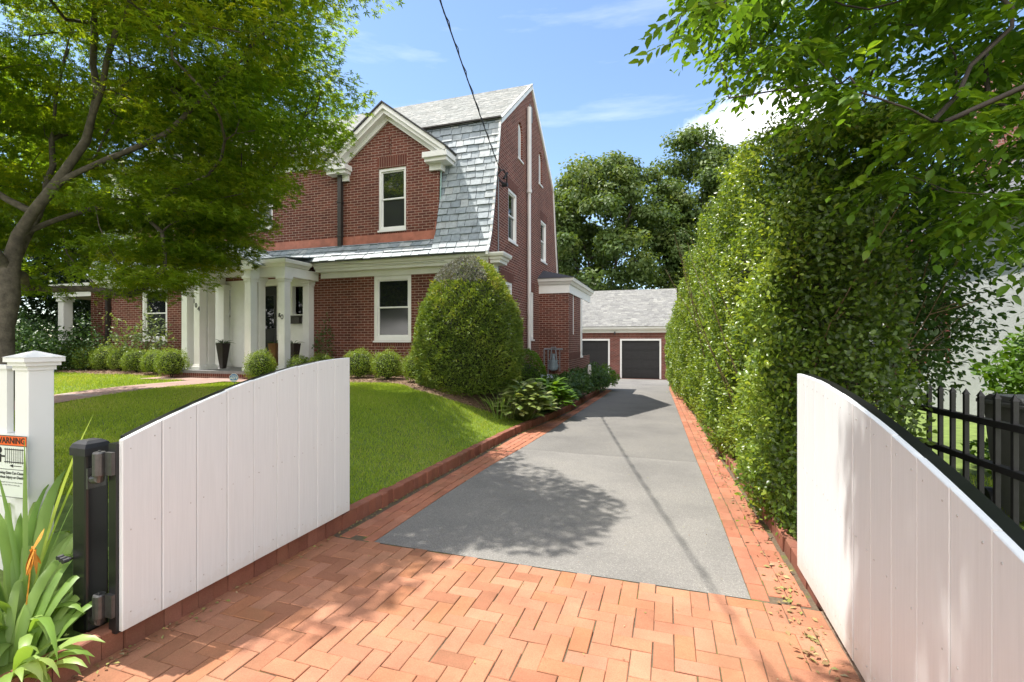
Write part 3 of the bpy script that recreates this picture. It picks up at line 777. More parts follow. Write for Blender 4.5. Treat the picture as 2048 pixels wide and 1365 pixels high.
# white rake boards on the gable
mb = MB()
out = [(p[0] - .02, p[1] + .0) for p in prof_f] + [(14, 9.34)] + [(28 - p[0] + .02, p[1]) for p in prof_f[::-1]]
for (a, b) in zip(out[:-1], out[1:]):
    w = .17 if (min(a[1], b[1]) > 7) else .07
    mb.prism([(XG + .045, a[0], a[1]), (XG + .045, b[0], b[1]), (XG + .045, b[0], b[1] - w), (XG + .045, a[0], a[1] - w)], (-.06, 0, 0))
mb.build('rake_board', M['white'], H)

# downspouts, pipe, vent, service head
def down(x, y, z0, z1, mat='dark_metal', r=.055, name='downspout'):
    mb = MB(); mb.box(x - r, x + r, y - r*1.4, y + r*.4, z0, z1)
    for z in np.arange(z0 + .25, z1, .9): mb.box(x - r*1.4, x + r*1.4, y - r*1.6, y + r*.5, z, z + .035)
    mb.build(name, M[mat], H)
down(-8.27, YF - .04, 4.02, 6.22); down(XL + .35, YF - .04, .5, 3.2)
mb = MB(); mb.tube([(XG + .09, 13.47, 1.2), (XG + .09, 13.47, 5.9)], .052, 10); mb.tube([(XG + .09, 13.47, 5.9), (XG + .09, 13.47, 8.36)], .066, 10)
mb.tube([(XG + .09, 13.47, 5.85), (XG + .09, 13.47, 5.95)], .08, 10); mb.build('waste_pipe', M['pipe_white'], H, smooth=False)
mb = MB(); mb.tube([(XG + .03, 10.95, 1.2), (XG + .03, 10.95, 5.5)], .016, 6); mb.build('conduit', M['grey_pipe'], H)
mb = MB(); mb.box(XG - .01, XG + .02, 13.78, 14.05, 8.15, 8.62)
for k in range(8): mb.box(XG + .02, XG + .035, 13.79, 14.04, 8.17 + k*.056, 8.195 + k*.056)
mb.build('gable_vent', M['grey_pipe'], H)
mb = MB(); mb.tube([(XG + .0, 10.87, 5.50), (XG + .12, 10.84, 5.60)], .022, 8); mb.tube([(XG + .12, 10.8, 5.6), (XG + .16, 10.95, 5.66), (XG + .2, 11.1, 5.55), (XG + .16, 11.2, 5.42), (XG + .08, 11.1, 5.40), (XG + .03, 10.97, 5.45)], .018, 6)
mb.tube([(XG + .06, 11.15, 5.36), (XG + .2, 11.15, 5.36)], .05, 8); mb.tube([(XG + .12, 11.1, 5.5), (XG + .17, 11.22, 5.68)], .03, 8)
mb.build('cable_bracket', M['cable'], H)

# side bay on the gable wall
BX = -2.98; B0, B1 = 14.94, 19.2
mb = MB()
TBf = lambda u, z, d: (u, B0 + d, z); TBs = lambda u, z, d: (BX - d, u, z)
mb.face([(XG, B0, -.6), (BX, B0, -.6), (BX, B0, 3.05), (XG, B0, 3.05)])
bo = (15.66, 16.02, 1.72, 3.04)
strips(mb, TBs, B0, 17.06, lambda u: -.6, lambda u: 3.05, [(15.66, 16.02, 1.72, 3.045)])
mb.face([(BX, 17.06, -.6), (BX, B1, -.6), (BX, B1, .95), (BX, 17.06, .95)]); mb.face([(BX, 17.06, .95), (BX-.5, 17.06, .95), (BX-.5, 17.06, 3.05), (BX, 17.06, 3.05)])
mb.face([(BX-.4, 17.06, .95), (BX-.4, B1, .95), (BX-.4, B1, 3.05), (BX-.4, 17.06, 3.05)])
bay = mb.build('side_bay', M['brick'], H)
mb = MB(); mb.box(BX - .10, BX - .04, 15.66, 16.02, 1.72, 3.045); mb.build('bay_window', M['white'], bay)
mb = MB(); mb.box(BX - .2, BX + .03, 17.08, 17.32, .95, 3.05); mb.box(BX - .23, BX + .05, 17.05, 17.36, .9, .97); mb.build('bay_post', M['white'], bay)
soldier(H, lambda u, z, d: (BX - d, u, z), B0 + .02, 17.1, .92, 1.12, name='brick_band')
st = [(0,3.03),(.03,3.03),(.03,3.30),(.08,3.31),(.12,3.38),(.17,3.40),(.19,3.47),(.19,3.50),(0,3.50)]
cornice(H, [(XG, B0), (BX, B0), (BX, B1)], st, 'bay_cornice')
mb = MB(); a = (XG, B0 - .22, 3.505); b = (BX + .22, B0 - .22, 3.505); c_ = (BX + .22, B1, 3.505); r0 = (XG, B0 + .55, 3.86); r1 = (XG, B1, 3.86)
mb.face([a, b, r0]); mb.face([b, c_, r1, r0]); mb.face([a, (XG, B0-.22, 3.49), (BX+.22, B0-.22, 3.49), b]); mb.build('bay_roof', M['dark_shingle'], H)

# left side porch
PXL = -20.1
st = [(0,3.0),(.03,3.0),(.03,3.2),(.12,3.22),(.16,3.30),(.22,3.32),(.24,3.38),(.24,3.41),(0,3.41)]
cornice(H, [(PXL, 13.5), (PXL, YF + .05), (XL + .25, YF + .05)], st, 'porch_cornice')
mb = MB(); mb.box(PXL, XL, YF + .06, 13.5, 3.412, 3.46); mb.build('porch_roof', M['shingle'], H)
mb = MB(); mb.box(PXL + .06, PXL + .34, YF + .1, YF + .38, .5, 2.86); mb.box(PXL + .02, PXL + .38, YF + .06, YF + .42, 2.86, 2.999); mb.build('porch_column', M['white'], H, bevel=.01)

# ------------------------------------------------------------------ entrance portico
pz = .75
mb = MB(); mb.box(XC - 1.95, XC + 1.95, 9.08, YF - .002, .3, .68); mb.build('porch_step', M['brick_soldier'], H)
mb = MB(); mb.box(XC - 1.98, XC + 1.98, 9.05, YF - .002, .682, pz); mb.build('porch_floor', M['stone'], H)
def column(x, y, w=.2, zt=3.12, name='column'):
    mb = MB(); h = w / 2
    mb.box(x-h, x+h, y-h, y+h, pz + .13, zt - .13)
    mb.box(x-h-.04, x+h+.04, y-h-.04, y+h+.04, pz, pz + .09); mb.box(x-h-.02, x+h+.02, y-h-.02, y+h+.02, pz + .09, pz + .13)
    mb.box(x-h-.02, x+h+.02, y-h-.02, y+h+.02, zt - .13, zt - .07); mb.box(x-h-.045, x+h+.045, y-h-.045, y+h+.045, zt - .07, zt)
    return mb.build(name, M['white'], H, bevel=.006)
cols = {}
for sg in (-1, 1):
    cols['f', sg] = column(XC + sg*.85, 9.33); column(XC + sg*.85, 9.59); cols['w', sg] = column(XC + sg*1.64, 9.60); column(XC + sg*1.50, 10.60, .2, name='pilaster')
# entablature of the wings and central bay
mb = MB()
for sg in (-1, 1):
    x0, x1 = sorted((XC + sg*.74, XC + sg*1.76)); mb.box(x0, x1, 9.49, 9.71, 3.122, 3.36)
    x0, x1 = sorted((XC + sg*1.54, XC + sg*1.76)); mb.box(x0, x1, 9.712, YF - .01, 3.122, 3.36)
    x0, x1 = sorted((XC + sg*.74, XC + sg*.96)); mb.box(x0, x1, 9.22, 9.488, 3.122, 3.36)
mb.face([(XC-1.6, 9.6, 3.35), (XC+1.6, 9.6, 3.35), (XC+1.6, YF, 3.35), (XC-1.6, YF, 3.35)])
mb.build('porch_beam', M['white'], H)
ws = [(0,3.36),(.04,3.37),(.08,3.42),(.13,3.44),(.15,3.50),(.15,3.53),(0,3.53)]
cornice(H, [(XC + .97, 9.49), (XC + 1.76, 9.49), (XC + 1.76, 10.28)], ws, 'wing_cornice')
cornice(H, [(XC - 1.76, 10.28), (XC - 1.76, 9.49), (XC - .97, 9.49)], ws, 'wing_cornice')
# pedimented gable with an arched head
mb = MB(); ga = lambda u: 3.44 + (1.06 - abs(u - XC)) * .58
TP = lambda u, z, d: (u, 9.24 + d, z)
def varch(u): return 3.36 + .40 * math.sqrt(max(1 - ((u - XC)/.72)**2, 0))
strips(mb, TP, XC - 1.02, XC + 1.02, lambda u: 3.361, ga, [(XC - .72, XC + .72, 3.3611, varch)], [XC], depth=.2)
us = np.linspace(XC - .72, XC + .72, 17)
for a, b in zip(us[:-1], us[1:]): mb.face([(a, 9.44, varch(a)), (b, 9.44, varch(b)), (b, YF, varch(b)), (a, YF, varch(a))])
mb.build('porch_gable', M['white'], H)
mb = MB()
for sg in (-1, 1):
    for (t0, t1, y) in ((0, .07, 9.08), (.07, .13, 9.13)):
        o = [(XC, 4.06 - t0), (XC + sg*1.16, 3.40 - t0), (XC + sg*1.16, 3.40 - t1), (XC, 4.06 - t1)]
        mb.prism([(x, y, z) for x, z in o], (0, 9.237 - y, 0))
    x0, x1 = sorted((XC + sg*.72, XC + sg*1.16)); mb.box(x0, x1, 9.10, 9.237, 3.27, 3.36)
mb.build('porch_rake', M['white'], H)
mb = MB()
for sg in (-1, 1):
    L = math.hypot(1.2, .68)
    def Mp(x, s, l, sg=sg):        # x along y ; s up the slope from eave
        t = s / L; return (XC + sg*(1.2 - 1.2*t) + sg*l*.5, x, 3.385 + .68*t + l*.87)
    slates(mb, Mp, L, lambda s: (9.05, 10.9), .19, .28)
    mb.face([(XC + sg*1.2, 9.06, 3.38), (XC, 9.06, 4.06), (XC, 10.9, 4.06), (XC + sg*1.2, 10.9, 3.38)])
    fw, tw_ = profile([(9.33, 3.545), (10.5, 3.72)])
    x0, x1 = sorted((XC + sg*.95, XC + sg*1.93))
    def Mw(x, s, l):
        y, z, ny, nz = fw(s); return (x, y + ny*l, z + nz*l)
    slates(mb, Mw, tw_, lambda s: (x0, x1), .2, .28)
    mb.face([(x0, 9.34, 3.535), (x1, 9.34, 3.535), (x1, 10.6, 3.72), (x0, 10.6, 3.72)])
mb.build('porch_slates', M['slate'], H)
# entrance wall: white panelling, door, sidelights
EY = YF - .0
mb = MB(); TE = lambda u, z, d: (u, EY + .02 + d, z)
DO = (-11.22, -10.45, pz, 3.06); SL1 = (-12.62, -12.18, 2.20, 3.02); SL2 = (-9.93, -9.50, 2.24, 3.02)
strips(mb, TE, ENT[0], ENT[1], lambda u: .7, lambda u: 3.25, [DO, SL1, SL2], depth=.13)
for (a, b, z0, z1) in ((-12.70,-12.08,.95,1.9), (-9.98,-9.44,.95,1.85)):      # raised panels
    mb.box(a, b, EY + .005, EY + .0185, z0, z1)
    mb.box(a + .07, b - .07, EY - .005, EY + .0045, z0 + .07, z1 - .07)
for x in (DO[0]-.13, DO[1]+.005): mb.box(x, x + .125, EY - .01, EY + .019, pz, 3.2)
mb.build('entrance_panel', M['white'], H)
for s in (SL1, SL2):
    mb = MB(); mb.box(s[0]+.13, s[1]-.03, EY + .12, EY + .14, s[2]+.02, s[3]-.03); mb.build('sidelight', M['glass'], H)
mb = MB(); dx0, dx1 = DO[0], DO[1]
mb.box(dx0, dx0+.1, EY+.06, EY+.10, pz+.02, 3.04); mb.box(dx1-.1, dx1, EY+.06, EY+.10, pz+.02, 3.04)
mb.box(dx0+.1, dx1-.1, EY+.06, EY+.10, 2.78, 3.04); mb.box(dx0+.1, dx1-.1, EY+.06, EY+.10, pz+.02, 1.85)
mb.box(dx0+.18, dx1-.18, EY+.05, EY+.06, 1.0, 1.65)
door = mb.build('front_door', M['door_black'], H)
mb = MB(); mb.box(dx0+.1, dx1-.1, EY+.085, EY+.095, 1.85, 2.78); mb.build('door_pane', M['glass'], door)
mb = MB(); mb.box(dx0+.12, dx1-.12, EY+.0975, EY+.099, 1.9, 2.7); mb.build('door_curtain', M['curtain'], door)
mb = MB(); mb.tube([(dx1-.06, EY+.02, 1.6), (dx1-.06, EY+.02, 1.85)], .014, 8); mb.tube([(dx1-.06, EY+.02, 1.65), (dx1-.06, EY+.06, 1.65)], .02, 8); mb.build('handle', M['black_metal'], door)

# house numerals and ornament on the columns
def text_mesh(body, size, ext, mat, mtx, name, parent, bold=0):
    cu = bpy.data.curves.new(name, 'FONT'); cu.body = body; cu.size = size; cu.extrude = ext; cu.align_x = 'CENTER'; cu.align_y = 'CENTER'; cu.offset = bold; cu.resolution_u = 3
    o = bpy.data.objects.new('tmp', cu); C.objects.link(o)
    me = bpy.data.meshes.new_from_object(o.evaluated_get(bpy.context.evaluated_depsgraph_get()))
    bpy.data.objects.remove(o); me.name = name; me.materials.clear(); me.materials.append(mat)
    L = Vector(parent.get('_org', (0,0,0))) if parent.type != 'EMPTY' else Vector(parent.matrix_world.translation)
    me.transform(Matrix.Translation(-L) @ mtx)
    return link(name, me, parent)
RX = Matrix.Rotation(math.pi/2, 4, 'X')
bx, by = XC - .85, 9.33 - .104
for ch, dx, dz in (('1', -.115, .11), ('0', -.015, .0), ('4', .075, -.09)):
    if ch == '1': dx = -.08
    text_mesh(ch, .17, .006, M['ink'], Matrix.Translation((bx + dx, by, 2.42 + dz)) @ RX, 'house_numeral', cols['f', -1])
mb = MB(); ox, oy, oz = XC + 1.64 - .02, 9.60 - .106, 2.13
mb.tube([(ox + .045 + .035*math.cos(t), oy, oz - .03 + .055*math.sin(t)) for t in np.linspace(0, 2*math.pi, 13)], .008, 6)
for (a, b) in (((-.07,.05),(.0,-.02)), ((-.07,-.02),(-.01,.06)), ((-.035,.07),(-.03,-.04))): mb.tube([(ox+a[0], oy, oz+a[1]), (ox+b[0], oy, oz+b[1])], .007, 6)
mb.build('metal_ornament', M['ink'], cols['w', 1])

# ------------------------------------------------------------------ things at the porch
mbx = MB(); mbx.box(-9.96, -9.57, EY - .12, EY - .012, 1.98, 2.15); mbx.prism([(-9.975, EY-.13, 2.15), (-9.975, EY-.012, 2.15), (-9.975, EY-.012, 2.21)], (.42, 0, 0))
tag(mbx.build('mailbox', M['dark_metal'], bevel=.006), 'dark metal wall mailbox on the white panelling right of the front door', 'mailbox')
def planter(x, y, mat, label, leafy):
    t = thing('planter', label, 'planter', (x, y, pz), 'tall planters on the front porch')
    mb = MB(); b, w, h = .055, .125, .69
    mb.add([(x-b,y-b,pz),(x+b,y-b,pz),(x+b,y+b,pz),(x-b,y+b,pz),(x-w,y-w,pz+h),(x+w,y-w,pz+h),(x+w,y+w,pz+h),(x-w,y+w,pz+h)], [(3,2,1,0),(0,1,5,4),(1,2,6,5),(2,3,7,6),(3,0,4,7)])
    q = w - .015
    mb.add([(x-w,y-w,pz+h),(x+w,y-w,pz+h),(x+w,y+w,pz+h),(x-w,y+w,pz+h),(x-q,y-q,pz+h),(x+q,y-q,pz+h),(x+q,y+q,pz+h),(x-q,y+q,pz+h),(x-q,y-q,pz+h-.04),(x+q,y-q,pz+h-.04),(x+q,y+q,pz+h-.04),(x-q,y+q,pz+h-.04)],
           [(0,1,5,4),(1,2,6,5),(2,3,7,6),(3,0,4,7),(4,5,9,8),(5,6,10,9),(6,7,11,10),(7,4,8,11),(8,9,10,11)])
    mb.build('pot', M[mat], t)
    n = leafy; ang = R.uniform(0, 6.28, n); V = []
    mb = MB()
    for k in range(n):
        L = random.uniform(.16, .34); el = random.uniform(.6, 1.4); a = ang[k]; pts = []
        for s in np.linspace(0, 1, 5):
            r = L * s * math.cos(el) + .06 * s * s; z = L * s * math.sin(el) - .16 * s * s
            pts.append((x + .03*math.cos(a) + r*math.cos(a), y + .03*math.sin(a) + r*math.sin(a), pz + h - .03 + z))
        mb.tube(pts, [.008, .009, .007, .005, .001], 3, a=random.random())
    mb.build('grassy_plant', M['dark_leaf'], t)
planter(-11.60, 9.98, 'planter', 'dark brown tapered planter with spiky grass, left of the entrance', 34)
planter(-9.80, 9.98, 'planter_copper', 'copper brown tapered planter between the front door and the right porch column', 16)
planter(-9.33, 10.12, 'planter', 'dark tapered planter under the mailbox, right of the front column', 12)

# yard sign: octagon on a stake
t = thing('yard_sign', 'small blue octagonal security sign on a stake at the lawn edge before the porch step', 'yard sign', (-8.99, 8.0, float(lawn_z(-8.99, 8.0))))
sx, sy, sz = -8.99, 8.0, .70; az = math.radians(-38)
MS = Matrix.Translation((sx, sy, sz)) @ Matrix.Rotation(math.radians(38), 4, 'Z') @ RX @ Matrix.Scale(.62, 4)
def octo(r, d): return [MS @ Vector((r*math.cos(a)*.96, r*math.sin(a), d)) for a in [math.pi/8 + k*math.pi/4 for k in range(8)]]
mb = MB(); mb.prism(octo(.155, 0), octo(.155, .008)[0] - octo(.155, 0)[0]); mb.build('sign_plate', M['sign_white'], t)
mb = MB(); mb.face(octo(.138, .0095)); mb.build('sign_face', M['sign_blue'], t)
mb = MB(); mb.face([MS @ Vector(p) for p in ((-.10,-.085,.0105),(.10,-.085,.0105),(.085,-.115,.0105),(-.085,-.115,.0105))]); mb.build('sign_bar', M['sign_white'], t); mb = MB(); mb.face([MS @ Vector(p) for p in ((-.09,.055,.0105),(.09,.055,.0105),(.075,.075,.0105),(-.075,.075,.0105))]); mb.build('sign_bar', M['sign_white'], t)
text_mesh('ADT', .12, .001, M['sign_white'], MS @ Matrix.Translation((0, -.015, .011)), 'lettering', t, bold=.006)
mb = MB(); mb.tube([(sx, sy + .02, .35), (sx, sy + .012, sz)], .008, 6); mb.build('stake', M['steel'], t)

# ------------------------------------------------------------------ garage
GY = 26.5; gz = zg(GY)
Gr = thing('brick_garage', 'low brick garage with grey roof and two charcoal doors ending the drive', 'garage', (-3, GY, gz))
mb = MB(); TGa = lambda u, z, d: (u, GY + d, z)
strips(mb, TGa, -7.2, .30, lambda u: gz - .1, lambda u: 2.2, [(-2.45,-.31,gz-.02,1.62), (-5.15,-3.0,gz-.02,1.62)], depth=.15)
mb.face([(.30, GY, gz), (.30, 33, gz), (.30, 33, 2.2), (.30, GY, 2.2)]); mb.face([(.30, GY, 2.2), (.30, 33, 2.2), (.30, 29.8, 4.4)])
mb.build('wall', M['brick_garage'], Gr)
mb = MB()
for a, b in ((-2.45,-.31), (-5.15,-3.0)):
    mb2 = MB(); mb2.box(a, a+.09, GY-.03, GY+.1, gz, 1.62); mb2.box(b-.09, b, GY-.03, GY+.1, gz, 1.62); mb2.box(a+.09, b-.09, GY-.028, GY+.1, 1.52, 1.62)
    fr_ = mb2.build('door_frame', M['white'], Gr)
    d = MB(); w = b - a - .18; d.box(a+.09, b-.09, GY+.115, GY+.14, gz, 1.55)
    for r_ in range(4):
        z0 = gz + .01 + r_*.505
        d.box(a+.09, b-.09, GY+.10, GY+.12, z0, z0 + .495)
        for c in range(4):
            x0 = a + .09 + w*(c + .08)/4; x1 = a + .09 + w*(c + .92)/4
            d.box(x0, x1, GY+.088, GY+.10, z0 + .06, z0 + .43)
    d.build('garage_door', M['garage_door'], Gr)
soldier(Gr, TGa, -7.2, .30, 1.72, 1.93, name='brick_band')
st = [(0,1.95),(.03,1.95),(.03,2.08),(.18,2.09),(.22,2.14),(.30,2.16),(.32,2.24),(.32,2.27),(0,2.27)]
cornice(Gr, [(-7.3, GY), (.36, GY)], st, 'eave_cornice')
mb = MB(); fg, tg = profile([(GY - .36, 2.28), (29.9, 4.62)])
def Mg(x, s, l):
    y, z, ny, nz = fg(s); return (x, y + ny*l, z + nz*l)
slates(mb, Mg, tg, lambda s: (-7.4, .52), .15, .24, .01)
mb.face([(-7.4, GY-.35, 2.27), (.5, GY-.35, 2.27), (.5, 29.9, 4.60), (-7.4, 29.9, 4.60)]); mb.face([(.5, 33.4, 2.27), (-7.4, 33.4, 2.27), (-7.4, 29.9, 4.60), (.5, 29.9, 4.60)])
mb.build('roof', M['shingle_garage'], Gr)
mb = MB(); mb.tube([(-2.72, GY-.05, 1.98), (-2.72, GY-.17, 1.96)], .04, 8); mb.tube([(-2.72, GY-.17, 2.0), (-2.72, GY-.17, 1.86)], [.03, .06], 8); mb.build('lamp', M['cable'], Gr)
mb = MB(); mb.box(-6.6, .2, GY - .35, GY - .03, gz - .03, gz + .012); mb.build('brick_threshold', M['kerb'], Gr)

# ------------------------------------------------------------------ gates
def gate_top(t): return 1.01 + .345 * (1 - (1 - t) ** 1.9)      # t from hinge to free end
def make_gate(name, label, xf, sgn, ya, yb, zb, rows):
    """boards face sgn*x ; hinge at ya, free end yb"""
    t = thing(name, label, 'gate', (xf, ya, zb))
    mb = MB(); n = rows; w = (yb - ya) / n; th = .024
    for k in range(n):
        y0_, y1_ = ya + k*w + .0019, ya + (k+1)*w - .0019; m = 4
        ys_ = np.linspace(y0_, y1_, m + 1); off = random.gauss(0, .0008); dz = random.gauss(0, .0015)
        xo, xi = xf + sgn*off, xf - sgn*th; c = .003
        outl = [(y, (gate_top((y - ya)/(yb - ya)) + zb - .04 + dz)) for y in ys_]
        a = random.random()
        def ring(x, e): return [(x, y0_ + e, zb + .04 + e)] + [(x, y1_ - e, zb + .04 + e)] + [(x, min(max(y, y0_ + e), y1_ - e), z - e) for y, z in outl[::-1]]
        r0, r1, r2 = ring(xo, c), ring(xo - sgn*c, 0), ring(xi, 0); k2 = len(r0)
        mb.add(r0 + r1 + r2, [tuple(range(k2)), tuple(range(3*k2 - 1, 2*k2 - 1, -1))] + [(i, (i+1) % k2, k2 + (i+1) % k2, k2 + i) for i in range(k2)] + [(k2 + i, k2 + (i+1) % k2, 2*k2 + (i+1) % k2, 2*k2 + i) for i in range(k2)], a=a)
    mb.build('board_panel', M['white_gate'], t)
    s = MB(); s.tube([(xf - sgn*.002, ya, zb), (xf + sgn*.0014, ya, zb)], [.0042, .0036], 8)
    sc = None
    for k in range(n):
        for fy in (.2, .8):
            y = ya + (k + fy) * w
            for z in (zb + .12, zb + .52 + .10 * (y - ya), gate_top((y - ya)/(yb - ya)) + zb - .04 - .06):
                if sc is None: sc = s.build('screw', M['screw'], t); o_ = sc
                else: o_ = sc.copy(); C.objects.link(o_); o_.parent = t
                o_.location = (0, y - ya, z - zb)
    f = MB(); x0, x1 = sorted((xf - sgn*(th + .002), xf - sgn*(th + .052)))
    f.box(x0, x1, ya - .012, ya + .04, zb + .03, zb + .955); f.box(x0, x1, yb - .05, yb, zb + .03, zb + 1.28); f.box(x0, x1, ya + .04, yb - .05, zb + .06, zb + .11)
    ys_ = np.linspace(ya + .04, yb - .002, 14)
    for a, b in zip(ys_[:-1], ys_[1:]):
        za, zb2 = gate_top((a - ya)/(yb - ya)) + zb - .042, gate_top((b - ya)/(yb - ya)) + zb - .042
        f.add([(x0,a,za-.05),(x1,a,za-.05),(x1,b,zb2-.05),(x0,b,zb2-.05),(x0,a,za),(x1,a,za),(x1,b,zb2),(x0,b,zb2)], [(3,2,1,0),(4,5,6,7),(0,1,5,4),(2,3,7,6)] + ([(3,0,4,7),(1,2,6,5)]))
    f.build('steel_frame', M['black_metal'], t)
    for z in (zb + .17, zb + .86):
        h = MB(); hx = xf - sgn*.06
        h.box(min(xf - sgn*.028, xf - sgn*.075), max(xf - sgn*.028, xf - sgn*.075), ya - .03, ya - .0125, z - .055, z + .055)
        h.lathe(hx - sgn*.045, ya - .035, [(.0255, z - .06), (.027, z - .055), (.027, z + .05), (.024, z + .056)], 14)
        h.tube([(hx - sgn*.045, ya - .035, z - .06), (hx - sgn*.045, ya - .035, z - .075), (hx - sgn*.085, ya - .03, z - .085), (hx - sgn*.14, ya - .02, z - .078)], [.02, .022, .02, .016], 10)
        h.tube([(hx - sgn*.045, ya - .035, z + .056), (hx - sgn*.045, ya - .035, z + .064)], .006, 6)
        h.build('hinge', M['steel'], t)
    return t
make_gate('plank_gate', 'open white plank gate leaf on the left, arched top, hinged to the black post', -2.52, 1, 1.615, 3.365, .045, 9)
gR = make_gate('plank_gate', 'open white plank gate leaf on the right, beside the hedge and black picket fence', .82, -1, 1.40, 3.60, -.03, 11)
for o in bpy.data.objects:
    if o.name.startswith('plank_gate'): o['group'] = 'driveway gate leaves'
# black hinge post
t = thing('gate_post', 'black square metal gate post with domed cap beside the left gate', 'gate post', (-2.80, 1.60, 0))
mb = MB(); px, py, w = -2.755, 1.62, .052
mb.box(px-w, px+w, py-w, py+w, -.1, .945); mb.build('post', M['black_metal'], t, bevel=.012)
mb = MB(); e = w + .006
for (r0, z0, r1, z1) in ((e, .935, e, .972), (e, .972, e*.86, .992), (e*.86, .992, e*.55, 1.006), (e*.55, 1.006, .004, 1.011)):
    mb.add([(px-r0,py-r0,z0),(px+r0,py-r0,z0),(px+r0,py+r0,z0),(px-r0,py+r0,z0),(px-r1,py-r1,z1),(px+r1,py-r1,z1),(px+r1,py+r1,z1),(px-r1,py+r1,z1)], [(0,1,5,4),(1,2,6,5),(2,3,7,6),(3,0,4,7),(4,5,6,7)])
mb.build('cap', M['black_dull'], t)
for z in (.215, .905):
    mb = MB(); mb.tube([(px + w, py - .02, z - .083), (px + w + .05, py - .02, z - .083)], .02, 8); mb.box(px + w, px + w + .012, py - .05, py + .03, z - .13, z - .03)
    mb.build('hinge_bracket', M['steel'], t)
mb = MB()
for k in range(3): mb.tube([(px - w - .005 - .02*k, py - w - .01, .42 + .006*k), (px - w - .005 - .02*k, py - w - .035, .42 + .006*k)], .011, 8)
mb.tube([(px - w, py - w, .42), (px - w - .06, py - w - .015, .43)], .008, 6); mb.build('bolts', M['steel'], t)

# white post and fence at the far left, with the warning sign
t = thing('fence_post', 'square white fence post with a pyramid cap left of the black gate post', 'fence post', (-3.47, 1.75, 0))
px, py, w = -3.45, 1.75, .060; mb = MB(); mb.box(px-w, px+w, py-w, py+w, 0, 1.36); mb.build('post', M['white_vinyl'], t, bevel=.004)
mb = MB()
for r, z0, z1 in ((.067, 1.335, 1.36), (.082, 1.36, 1.382), (.095, 1.382, 1.408)): mb.box(px-r, px+r, py-r, py+r, z0, z1)
e = .099; mb.add([(px-e,py-e,1.4085),(px+e,py-e,1.4085),(px+e,py+e,1.4085),(px-e,py+e,1.4085),(px,py,1.446)], [(3,2,1,0),(0,1,4),(1,2,4),(2,3,4),(3,0,4)]); mb.build('cap', M['white_vinyl'], t)
t = thing('panel_fence', 'white panel fence with open top pickets at the left edge behind the warning sign', 'fence', (-4.4, 1.75, 0))
mb = MB(); mb.box(-6.2, px - w, 1.735, 1.765, .08, .90); mb.build('panel', M['white_vinyl'], t)
mb = MB(); mb.box(-6.2, px - w, 1.715, 1.785, .90, .96); mb.box(-6.2, px - w, 1.715, 1.785, .05, .10); mb.build('rail', M['white_vinyl'], t)
for x in np.arange(-3.73, -6.1, -.21):
    mb = MB(); mb.box(x - .055, x + .055, 1.735, 1.765, .961, 1.335); mb.build('picket', M['white_vinyl'], t)
mb = MB(); mb.box(-6.2, -3.66, 1.725, 1.775, 1.3355, 1.36); mb.build('top_rail', M['white_vinyl'], t)

S = thing('warning_sign', 'orange and white gate WARNING sign hanging on the white fence at the left edge', 'sign', (-3.47, 1.675, .8))
MSg = Matrix.Translation((-3.475, 1.660, .802)) @ Matrix.Rotation(math.radians(4), 4, 'Z') @ RX
def q(x0, x1, y0_, y1_, d): return [MSg @ Vector(p) for p in ((x0,y0_,d),(x1,y0_,d),(x1,y1_,d),(x0,y1_,d))]
mb = MB(); P = q(-.125,.125,-.172,.172,0); Q = q(-.125,.125,-.172,.172,.003); mb.add(P + Q, [(3,2,1,0),(4,5,6,7),(0,1,5,4),(1,2,6,5),(2,3,7,6),(3,0,4,7)]); mb.build('sign_plate', M['sign_white'], S)
mb = MB(); mb.face(q(-.121,.121,.118,.167,.0042)); mb.build('sign_banner', M['orange'], S)
mb = MB()
for (a, b, c, d) in ((-.125,.125,.168,.172),(-.125,.125,-.172,-.169),(.1215,.125,-.169,.168),(-.125,-.1215,-.169,.168),(-.121,.121,.114,.1178),(-.121,.121,-.018,-.015)): mb.face(q(a,b,c,d,.0046))
mb.face(q(-.05,.10,.092,.097,.0045)); mb.face(q(-.05,.10,.022,.027,.0045))
for k in range(9): mb.face(q(-.042 + k*.0165,-.0385 + k*.0165,.016,.102,.0052))
mb.face(q(.015,.085,.002,.006,.0045)); mb.face([MSg @ Vector(p) for p in ((-.01,.004,.0045),(.02,-.006,.0045),(.02,.014,.0045))])
mb.face([MSg @ Vector((-.085 + .018*math.cos(a), .088 + .018*math.sin(a), .0045)) for a in np.linspace(0, 6.28, 12)[:-1]]); mb.face(q(-.097,-.073,.02,.068,.0045)); mb.face(q(-.073,-.045,.05,.06,.0047))
mb.build('pictogram', M['ink'], S)
TM = lambda x, y: MSg @ Matrix.Translation((x, y, .0055))
text_mesh('WARNING', .047, .0002, M['ink'], TM(0, .1425), 'lettering', S, .0012)
text_mesh('Moving Gate Can Cause', .0215, .0002, M['ink'], TM(0, -.036), 'lettering', S, .0005)
text_mesh('Serious Injury or Death', .0215, .0002, M['ink'], TM(0, -.060), 'lettering', S, .0005)
text_mesh('Operate gate only when area is clear of people', .0095, .0001, M['ink'], TM(0, -.088), 'lettering', S)
text_mesh('Do not allow children to operate gate', .0095, .0001, M['ink'], TM(0, -.103), 'lettering', S)

